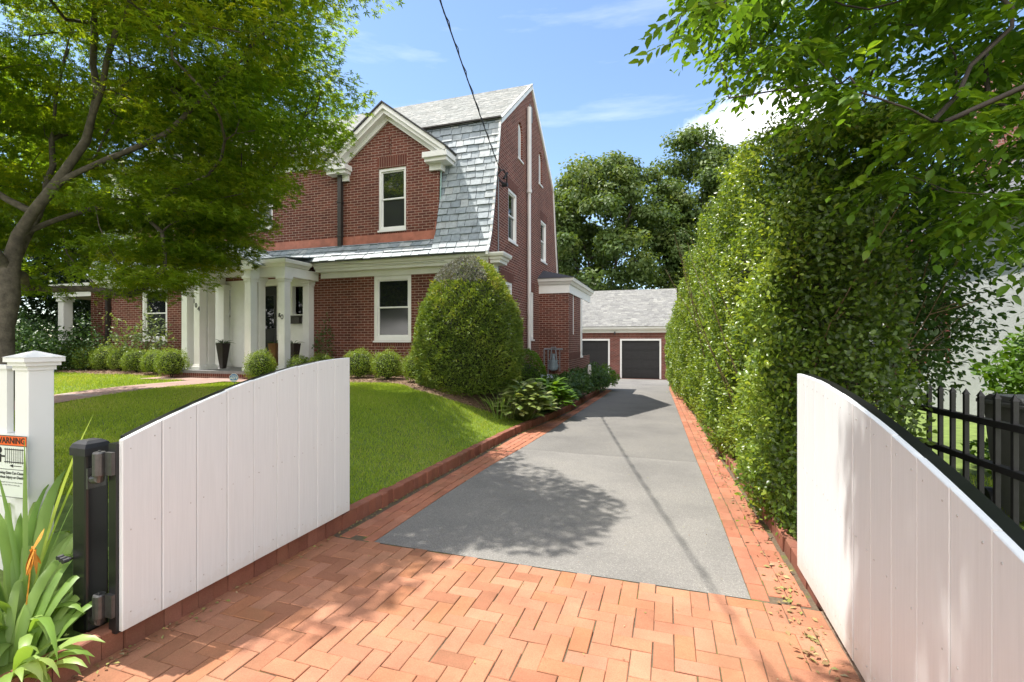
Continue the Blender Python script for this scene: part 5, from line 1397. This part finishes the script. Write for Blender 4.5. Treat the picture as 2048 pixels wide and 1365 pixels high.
leaf_obj('crown', [(np.concatenate(PP), np.concatenate(DD), np.concatenate(NN), np.concatenate(SS), T_maple(), np.concatenate(RN), 0)], [M['maple_leaf']], t)

# background broadleaf trees
def broad_tree(name, label, x, y, h, rad, nclump, nleaf, size, mat='tree_leaf', z0=None, crown0=.25, grp='tall trees behind the garage', forks=4, bark='bark', csz=(.9, 1.7), seed=0, rmaxx=.45):
    z0 = zg(y) if z0 is None else z0
    t = thing(name, label, 'tree', (x, y, z0), grp); tg = []; hc = h * (1 - crown0)
    tries = 0
    while len(tg) < nclump and tries < nclump * 60:
        tries += 1
        v = random.uniform(0, 1); zz = z0 + h*crown0 + hc*v; rr = rad * math.sqrt(max(1 - (2*v - .75)**2 / 1.6, 0)) * (1 if v > .2 else .7); a = random.uniform(0, 6.28); r = rr * random.uniform(.35, 1) ** .7
        r *= 1 + .16 * math.sin(3*a + seed) + .10 * math.sin(7*a + v*9)
        p = np.array((x + r*math.cos(a), y + r*math.sin(a), zz))
        if min([np.linalg.norm((p - q_)) for q_ in tg] or [9]) < csz[0]: continue
        tg.append(p)
    tr = [(x, y, z0 - .1), (x + .1, y, z0 + h*.12), (x - .1, y, z0 + h*.22)]
    lm = []
    for k in range(forks):
        a = 2*math.pi*k/forks + seed; lm.append([tr[-1], (x + rad*.22*math.cos(a), y + rad*.22*math.sin(a), z0 + h*.36), (x + rad*.42*math.cos(a), y + rad*.42*math.sin(a), z0 + h*.55), (x + rad*.5*math.cos(a+.3), y + rad*.5*math.sin(a+.3), z0 + h*.75)])
    lm.append([tr[-1], (x, y, z0 + h*.5), (x + .3, y, z0 + h*.8)])
    wood('trunk', grow(tr, lm, tg, r_tip=.028, r_exp=.5, step=1.0, wob=.12, rmax=rmaxx), bark, t)
    PP, DD, NN, SS, RN = [], [], [], [], []
    for q_ in tg:
        n = nleaf; d = sphere_dirs(n); rr = random.uniform(*csz); P = q_ + d * (rr * R.random(n) ** .5)[:, None] * np.array([1, 1, .62])
        up = np.array([0, 0, .7]); Nn = unit(d + up + R.normal(size=(n,3))*.5); D = np.cross(Nn, R.normal(size=(n,3))) + np.array([0, 0, -.2])
        PP.append(P); DD.append(D); NN.append(Nn); SS.append(R.uniform(*size, n)); RN.append(np.clip(random.uniform(.1,.7) + R.normal(size=n)*.16, 0, 1))
    leaf_obj('crown', [(np.concatenate(PP), np.concatenate(DD), np.concatenate(NN), np.concatenate(SS), T_diamond(.62), np.concatenate(RN), 0)], [M[mat]], t)
    return t
bt = broad_tree('broadleaf_tree', 'broad dark green tree directly behind the garage roof, forking low', -5.0, 39, 16.6, 6.3, 175, 300, (.22,.42), seed=.6, crown0=.22)
broad_tree('broadleaf_tree', 'taller lighter green tree behind the garage to the right, by the hedge top', 2.6, 43, 20.2, 4.3, 125, 300, (.22,.42), seed=2.1, crown0=.18, forks=3)
clone(bt, (-12.5, 47, zg(47)), 1.9, (1, 1, .95), 'dim green tree behind the house gable, mostly hidden by it')
clone(bt, (6.5, 48, zg(48)), 3.7, (1, 1, .8), 'dark tree low behind the hedge, right of the garage roof')
for o in list(bpy.data.objects):
    if o.type == 'EMPTY' and o.name.startswith('broadleaf_tree') and o.name not in ('broadleaf_tree', 'broadleaf_tree.001'):
        pass
clone(bt, (-16, -19, 0), .4, (1, 1, .8), 'street tree opposite the house, mirrored in the window panes')
clone(bt, (-27, -14, 0), 2.4, (1, 1, .75), 'street tree left of the walk, mirrored in the window panes')
# left background: dark evergreens and a lit tree beyond the maple
broad_tree('broadleaf_tree', 'sunlit yellow green tree glimpsed through the maple at the far left', -24, 9.5, 11, 4.5, 70, 260, (.16,.3), mat='maple_leaf', z0=.3, grp='trees left of the house', seed=1.0, csz=(.8,1.5))
t = thing('boundary_hedge', 'tall dark evergreen screen behind the lawn at the far left', 'hedge', (-29, 8, .3))
n = 26000; y = R.uniform(-8, 34, n); z = R.random(n); x = -28.5 + .5*np.sin(y*.9) + R.normal(size=n)*.5 - .8*z*z
leaf_obj('foliage', [(np.stack([x, y, .3 + z*(6.2 + .8*np.sin(y*.7) + .5*np.sin(y*1.9))], 1), R.normal(size=(n,3)) + np.array([.4,0,-.2]), R.normal(size=(n,3))*.5 + np.array([.7,-.3,.5]), R.uniform(.22,.42,n), T_diamond(.55), R.random(n), 0)], [M['evergreen']], t)
mb = MB()
for y in np.arange(-7, 34, 1.6): mb.tube([(-28.8, y, .2), (-28.7, y + .1, 4.5)], [.09, .03], 6)
mb.build('trunks', M['bark'], t)
def conifer(label, x, y, h, r, n):
    z0 = .4; t = thing('evergreen_tree', label, 'tree', (x, y, z0), 'dark evergreens left of the house')
    v = R.random(n) ** .8; th = R.uniform(0, 6.28, n); lay = .75 + .25*np.sin(v*42 + th*2)
    rr = r * (1 - v*.85) * lay * (.45 + .6*R.random(n)); P = np.stack([x + rr*np.cos(th), y + rr*np.sin(th), z0 + .1 + v*h], 1)
    D = np.stack([np.cos(th), np.sin(th), -.35 + R.normal(size=n)*.3], 1) + R.normal(size=(n,3))*.35
    leaf_obj('crown', [(P, D, np.array([0,0,1.]) + R.normal(size=(n,3))*.4, R.uniform(.12,.26,n), T_diamond(.45), R.random(n), 0)], [M['evergreen']], t)
    mb = MB(); mb.tube([(x,y,z0-.2),(x,y,z0+h*.9)], [.18,.02], 8); mb.build('trunk', M['bark'], t)
conifer('dark evergreen behind the broad shrub, nearest the side porch column', -22.6, 12.5, 8, 2.6, 12000)
conifer('dark evergreen behind the maple trunk at the left edge of the view', -23.5, 7.2, 8, 2.7, 12000)
conifer('dark evergreen far left of the lawn, left of the maple trunk', -25, 3.5, 8, 2.8, 12000)
conifer('dark evergreen behind the side porch roof', -26.5, 16.5, 9, 3.0, 12000)
conifer('dark evergreen seen through the open side porch', -20.6, 15.2, 7, 2.0, 9000)

# hedge -------------------------------------------------------------------
HY0, HY1 = 4.05, 22.5
def hx(y): return np.interp(y, [3, 4, 7, 10, 16, 20, 23], [.86,.84,.74,.66,.38,.20,.12])
def hh(y): return np.interp(y, [4, 4.6, 6, 9, 12, 16, 20, 22.5], [3.0,3.35,3.7,3.72,3.6,3.1,2.55,2.3]) - .0
t = thing('hedge', 'tall clipped leafy hedge along the right side of the drive', 'hedge', (1.5, 4.1, -.1))
def hedge_leaf(n, y0_, y1_, size, pw=1.0):
    y = y0_ + (y1_ - y0_) * R.random(n) ** pw; z = R.random(n); H_ = hh(y)
    lump = .085*np.sin(y*2.3 + z*4) + .06*np.sin(y*5.1 - z*9) + .05*np.sin(y*9 + z*17) + .04*np.sin(z*29 + y*3)
    dep = np.abs(R.normal(size=n)) * .13 + .02*R.random(n)
    lean = .10*np.sin(z*3.0) - .06*(z < .08)
    x = hx(y) + lump*.9 - lean + dep - .05
    P = np.stack([x, y, zg(0) - .02*y + .06 + z*H_], 1)
    out = np.array([-.8, -.15, .55]); Nn = unit(out + R.normal(size=(n,3))*.6); D = np.cross(Nn, R.normal(size=(n,3))) + np.array([-.4, 0, .25])
    rnd = np.clip(.5 + .25*np.sin(y*3 + z*11) * np.sin(y*1.3 - z*5) + R.normal(size=n)*.2, 0, 1)
    return P, D, Nn, R.uniform(*size, n), T_oval(.55) if y1_ < 9.5 else T_diamond(.6), rnd, 0
def hedge_end(n, size):
    u = R.random(n); z = R.random(n) ** .9; dep = np.abs(R.normal(size=n)) * .42
    x = .80 + u*.95 ; y = HY0 + .1 + dep + .12*np.sin(x*5 + z*7) + .10*np.sin(z*19 + x*3) + .25*(u > .7)*(u - .7)
    P = np.stack([x, y, -.02*y + .05 + z*hh(4.3)*(1 - .03*np.sin(x*8))], 1)
    Nn = unit(np.array([-.1, -.8, .5]) + R.normal(size=(n,3))*.8); D = np.cross(Nn, R.normal(size=(n,3))) + np.array([0, -.4, .1])
    return P, D, Nn, R.uniform(*size, n), T_oval(.55), R.random(n)**2*.5, 0  # low values darken these leaves, painting the shade on the near end
def hedge_top(n):
    y = HY0 + (HY1 - HY0) * R.random(n) ** 1.5; u = R.random(n); x = hx(y) + u*1.0; z = -.02*y + .06 + hh(y) + R.normal(size=n)*.07 + .05*np.sin(y*6 + u*5)
    P = np.stack([x, y, z], 1); Nn = np.array([0, 0, 1.]) + R.normal(size=(n,3))*.7; D = R.normal(size=(n,3)) + np.array([0, 0, .6])
    return P, D, Nn, R.uniform(.03,.055,n), T_diamond(.55), R.random(n), 0
def sprigs(n):
    PP, DD, NN, SS = [], [], [], []
    for k in range(n):
        y = HY0 + (HY1 - HY0 - 4) * random.random() ** 1.6; z = random.uniform(.05, 1.0); o = np.array((float(hx(y)) - .08, y, -.02*y + z*float(hh(y)))); d = np.array((-random.uniform(.3,1), random.gauss(0,.5), random.uniform(-.1,1.0))); d /= np.linalg.norm(d); L = random.uniform(.08,.30)
        m = random.randint(5, 9); s = np.linspace(.2, 1, m)[:, None]; PP.append(o + d*L*s - np.array((0,0,.10))*L*s*s); DD.append(d + R.normal(size=(m,3))*.7); NN.append(np.array([-.3,0,1.]) + R.normal(size=(m,3))*.5); SS.append(R.uniform(.03,.05,m))
    P = np.concatenate(PP); return P, np.concatenate(DD), np.concatenate(NN), np.concatenate(SS), T_oval(.55), np.clip(R.random(len(P))*.5 + .5, 0, 1), 0
leaf_obj('foliage', [hedge_leaf(50000, HY0, 9.3, (.030,.060)), hedge_leaf(42000, 9.2, 15, (.04,.065)), hedge_leaf(24000, 15, HY1, (.05,.085)), hedge_end(19000, (.034,.062)), hedge_top(16000), sprigs(420)], [M['hedge_leaf']], t)
mb = MB()
for k in range(110):      # stems and bare twigs inside, most visible on the near end
    y = HY0 + .8 + (HY1 - HY0 - 1) * random.random() ** 2.6; x = float(hx(y)) + random.uniform(.2, .75); p = np.array((x, y, -.02*y)); pts = [p.copy()]; d = np.array((random.gauss(0,.12), random.gauss(0,.15), 1.)); hgt = float(hh(y)) * random.uniform(.6, .97)
    for s in range(9):
        d = d + R.normal(size=3) * (.07,.05,0); p = p + d / np.linalg.norm(d) * hgt / 9; pts.append(p.copy())
        if s > 1 and random.random() < .8:
            q_ = p.copy(); b = np.array((random.gauss(-.2,.6), random.gauss(-.45,.5), random.uniform(.1,.9))); br = [q_.copy()]
            for _ in range(4): b = b + R.normal(size=3)*.3; q_ = q_ + b / np.linalg.norm(b) * .10; br.append(q_.copy())
            br = [bb for bb in br if bb[0] > float(hx(bb[1])) + .02 and bb[1] > HY0 + .03]
            if len(br) > 1: mb.tube(br, list(np.linspace(.0045, .0015, len(br))), 4, cap=False)
    mb.tube(pts, list(np.linspace(random.uniform(.007,.012), .002, len(pts))), 5, cap=False)
mb.build('stems', M['twig'], t)
mb = MB()                      # solid dark core, its colour painting the shade inside the hedge
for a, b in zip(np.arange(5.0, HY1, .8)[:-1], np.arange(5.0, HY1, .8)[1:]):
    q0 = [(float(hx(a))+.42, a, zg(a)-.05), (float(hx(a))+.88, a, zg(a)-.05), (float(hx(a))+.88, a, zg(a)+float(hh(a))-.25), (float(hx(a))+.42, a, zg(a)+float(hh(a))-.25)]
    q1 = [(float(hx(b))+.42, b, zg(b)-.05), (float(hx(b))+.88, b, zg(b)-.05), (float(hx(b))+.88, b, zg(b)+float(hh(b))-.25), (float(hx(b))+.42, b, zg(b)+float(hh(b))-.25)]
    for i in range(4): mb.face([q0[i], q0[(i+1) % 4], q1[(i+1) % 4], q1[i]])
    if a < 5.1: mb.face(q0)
mb.build('shade_core', M['core_dark'], t)

# shrub right of the hedge end, thin leaves against the stucco
t = thing('tall_shrub', 'tall loose dark leaved shrub between the hedge end and the stucco house', 'shrub', (2.9, 6.5, -.1))
tg = [np.array((random.uniform(1.9, 3.9), random.uniform(5.0, 7.4), random.uniform(.6, 3.4))) for _ in range(340)]
tg += [np.array((random.uniform(.36, .435) * y_, y_, random.uniform(.9, 2.7))) for y_ in R.uniform(5.2, 7.0, 75)] + [np.array((random.uniform(.43, .49) * y_, y_, random.uniform(1.5, 2.6))) for y_ in R.uniform(5.4, 6.8, 22)]; wide = {id(q_) for q_ in tg[-97:]}
tg = [q_ for q_ in tg if id(q_) in wide or q_[0] < (.36 + .03*q_[2])*q_[1] or (q_[0] < .42*q_[1] and 1.3 < q_[2] < 1.9 and random.random() < .4)]
wood('stems', grow([(2.5,6.6,-.15),(2.5,6.6,.3),(2.55,6.6,.7)], [[(2.55,6.6,.7),(2.4,6.3,1.6),(2.4,6.2,2.6)],[(2.55,6.6,.7),(2.9,6.7,1.6),(3.2,6.8,2.5)]], tg, r_tip=.004, r_exp=.5, step=.2, wob=.03, rmax=.022), 'twig', t)
PP, DD, NN, SS = [], [], [], []
for q_ in tg:
    n = 55; d = sphere_dirs(n); P = q_ + d * (.36 * R.random(n) ** .5)[:, None] * np.array([1,1,.6]); PP.append(P); DD.append(d*(1,1,.4) + R.normal(size=(n,3))*.5 + np.array([0,0,-.2])); NN.append(np.array([0,0,1.]) + R.normal(size=(n,3))*.5); SS.append(R.uniform(.045,.085,n))
P = np.concatenate(PP); leaf_obj('foliage', [(P, np.concatenate(DD), np.concatenate(NN), np.concatenate(SS), T_oval(.58), R.random(len(P)), 0)], [M['dark_leaf']], t)
low_shrub('light_shrub', 'bright yellow green bush by the stucco wall at the right edge', (5.0, 8.1, 1.0), (.75,.7,.75), 3600, (.07,.13), 'bright_leaf', lump=.2, bottom=-.6)
low_shrub('light_shrub', 'low leafy plants at the foot of the stucco wall behind the black fence', (4.3, 7.0, .1), (.7,.8,.45), 1800, (.06,.12), 'bright_leaf', lump=.2, bottom=-.4)

# overhanging tree at the right (trunk stands just outside the view)
t = thing('overhanging_tree', 'broad leaved tree whose low branches hang over the hedge at the top right', 'tree', (4.4, 2.4, -.05))
tx, ty = 4.4, 2.4
trunk = [(tx,ty,-.15),(tx,ty,.6),(tx-.05,ty+.05,1.8),(tx-.1,ty+.15,2.9)]
limbs = [[trunk[-1],(3.8,2.9,4.6),(2.8,3.5,5.7),(1.9,4.1,6.3),(1.2,4.6,6.6)],
         [trunk[-1],(3.3,2.6,3.9),(2.2,2.6,4.4),(1.2,2.5,4.3),(.5,2.4,3.75),(.22,2.36,3.35)],
         [trunk[-1],(4.2,3.6,4.0),(3.9,4.8,4.6),(3.6,6.0,5.0)],
         [trunk[-1],(4.6,2.8,4.6),(4.4,3.4,6.2),(4.0,4.2,7.6)],
         [trunk[-1],(3.4,2.4,4.6),(2.4,2.8,5.8),(1.5,3.4,6.6)],
         [trunk[-1],(3.6,2.2,5.0),(2.2,1.9,6.3),(.6,1.7,6.9),(-.8,1.5,7.2),(-2.0,1.4,7.5)]]
tg = []
tries = 0
UX = [.15,.3,.84,1.5,1.9,2.5,3.2,6]; UZ = [5.3,4.9,4.3,3.85,3.0,2.3,2.25,2.3]
while len(tg) < 540 and tries < 90000:
    tries += 1
    y = random.uniform(3.3, 7.6); x = random.uniform(.03, 1.05) * y; z = random.uniform(2.2, 8.2)
    if x > 5.6: continue
    k = y / 5.5; lo = 1.5 + (float(np.interp(x / k, UX, UZ)) - 1.5) * k     # underside of the crown rises away from the trunk
    if z < lo + .12 or z > 8.2 - .35*abs(x - 3.2) or x < .35: continue
    if min([np.linalg.norm(np.array((x,y,z)) - q_) for q_ in tg] or [9]) < .32: continue
    tg.append(np.array((x, y, z)))
for _ in range(56):      # high part of the crown that reaches over the gateway, above the view
    z = random.uniform(5.2, 8.4); tg.append(np.array((.82 - .417*z + random.uniform(.15, .66), random.uniform(.2, 1.3) if random.random() < .86 else random.uniform(1.3, 2.5), z)))
near = [(.02,2.33,2.88),(.06,2.42,3.05),(.16,2.4,3.08),(.26,2.48,3.12),(.12,2.3,3.02),(.36,2.6,3.2),(.5,2.7,3.3),(.62,2.9,3.5),(.72,2.75,3.45)]
low = [(.35,3.6,3.45),(.42,3.75,3.25),(.6,3.9,3.55),(.55,3.7,3.7),(.85,4.1,3.75),(.95,3.9,3.95)]
tb = grow(trunk, limbs, tg + [np.array(q_) for q_ in near + low], r_tip=.003, r_exp=.54, step=.25, wob=.03, rmax=.22)
tb = [(p_, [min(r_, .016) if (q_[2] < 4.6 and q_[0] < 4.1) else r_ for q_, r_ in zip(p_, rr_)]) for p_, rr_ in tb]      # slim hanging branchlets
wood('trunk', tb, 'bark', t)
PP, DD, NN, SS, RN = [], [], [], [], []
def spray(q_, n_tw, L, size, per, down=.35):
    for k in range(n_tw):
        d = np.array((random.gauss(-.35,.7), random.gauss(.1,.7), random.gauss(-.15,.28))); d /= np.linalg.norm(d); Lx = L*random.uniform(.6,1.2); m = per
        s = np.linspace(.1, 1, m); P = q_ + d*Lx*s[:, None] + np.array((0,0,-down))*Lx*(s**2)[:, None]
        sd = np.cross(d, (0,0,1.)); sd /= max(np.linalg.norm(sd), .1); alt = np.where(np.arange(m) % 2 == 0, 1, -1)[:, None]
        PP.append(P); DD.append(d*.7 + sd*alt*.75 + np.array((0,0,-.3)) + R.normal(size=(m,3))*.15); NN.append(np.array([0,0,1.]) + R.normal(size=(m,3))*.35); SS.append(R.uniform(*size, m)); RN.append(np.clip(random.uniform(.2,.7) + R.normal(size=m)*.18, 0, 1))
for q_ in tg: spray(q_, 13, .42, (.06,.10), 12)
for q_ in near: spray(np.array(q_), 2, .22, (.05,.085), 8, .5)
for q_ in low: spray(np.array(q_), 3, .28, (.05,.085), 8, .5)
leaf_obj('crown', [(np.concatenate(PP), np.concatenate(DD), np.concatenate(NN), np.concatenate(SS), T_oval(.5), np.concatenate(RN), 0)], [M['overhang_leaf']], t)

# ------------------------------------------------------------------ sky, sun, camera
SUN = Vector((-.385, 0.0, .923)).normalized()
el = math.asin(SUN.z)
w = bpy.data.worlds.new('World'); SC.world = w; w.use_nodes = True; nt = w.node_tree
bg = nt.nodes['Background']; bg.inputs['Strength'].default_value = .092
sky = N(nt, 'ShaderNodeTexSky', sky_type='NISHITA'); sky.sun_disc = False; sky.sun_elevation = el; sky.sun_rotation = math.radians(-90); sky.air_density = 1.0; sky.dust_density = .25; sky.ozone_density = 2.2
tc = N(nt, 'ShaderNodeTexCoord'); d = tc.outputs['Generated']
cd = Vector((.142, .911, .385)).normalized()
sub = N(nt, 'ShaderNodeVectorMath', operation='SUBTRACT'); sub.inputs[1].default_value = cd; nt.links.new(d, sub.inputs[0])
mul = N(nt, 'ShaderNodeVectorMath', operation='MULTIPLY'); mul.inputs[1].default_value = (3.6, 3.6, 11.0); nt.links.new(sub.outputs[0], mul.inputs[0])
ln = N(nt, 'ShaderNodeVectorMath', operation='LENGTH'); nt.links.new(mul.outputs[0], ln.inputs[0])
nz = N(nt, 'ShaderNodeTexNoise'); nz.inputs['Scale'].default_value = 8; nz.inputs['Detail'].default_value = 8; nz.inputs['Roughness'].default_value = .62; nt.links.new(d, nz.inputs['Vector'])
ma = N(nt, 'ShaderNodeMath', operation='MULTIPLY_ADD'); ma.inputs[1].default_value = 1.0; nt.links.new(nz.outputs['Fac'], ma.inputs[0])
neg = N(nt, 'ShaderNodeMath', operation='MULTIPLY'); neg.inputs[1].default_value = -1; nt.links.new(ln.outputs['Value'], neg.inputs[0]); nt.links.new(neg.outputs[0], ma.inputs[2])
c1 = ramp(nt, ma.outputs[0], [(.0, (0,0,0)), (.30, (.7,.7,.7))])
mp = N(nt, 'ShaderNodeMapping'); mp.inputs['Scale'].default_value = (1.2, 2.0, 9.0); nt.links.new(d, mp.inputs[0])
n2 = noise(nt, mp.outputs[0], 2.2, 7, .6); c2 = ramp(nt, n2, [(.56, (0,0,0)), (.9, (.16,.16,.16))])
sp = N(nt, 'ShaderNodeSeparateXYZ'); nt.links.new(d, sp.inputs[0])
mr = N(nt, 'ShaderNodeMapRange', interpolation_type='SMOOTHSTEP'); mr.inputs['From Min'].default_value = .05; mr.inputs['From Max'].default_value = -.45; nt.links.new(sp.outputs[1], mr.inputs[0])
n3 = noise(nt, d, 3.2, 8, .6); c3 = ramp(nt, n3, [(.34, (0,0,0)), (.50, (1,1,1))])       # added unseen clouds behind the camera, filling the shaded front faces
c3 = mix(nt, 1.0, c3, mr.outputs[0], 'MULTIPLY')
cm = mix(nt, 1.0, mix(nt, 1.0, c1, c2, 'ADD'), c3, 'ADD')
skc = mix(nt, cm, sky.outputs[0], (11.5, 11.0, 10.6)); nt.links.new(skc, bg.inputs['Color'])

sl_ = bpy.data.lights.new('sun', 'SUN'); sl_.energy = 2.85; sl_.angle = math.radians(.53); sl_.color = (1, .95, .87)
so = bpy.data.objects.new('sun', sl_); C.objects.link(so); so.rotation_euler = SUN.to_track_quat('Z', 'Y').to_euler()

cam = bpy.data.cameras.new('camera'); co = bpy.data.objects.new('camera', cam); C.objects.link(co)
cam.sensor_width = 36; cam.lens = 36 * 953 / 2048; cam.clip_end = 2000; cam.clip_start = .05
co.location = (0, 0, 1.5); co.rotation_euler = (math.radians(90), 0, math.radians(18.06)); SC.camera = co
SC.view_settings.view_transform = 'Standard'; SC.view_settings.look = 'None'; SC.view_settings.exposure = 1.56; SC.view_settings.gamma = 1
SC.render.resolution_x, SC.render.resolution_y = 1024, 682
SC.render.engine = 'CYCLES'
for o in bpy.data.objects:
    if '_org' in o: del o['_org']
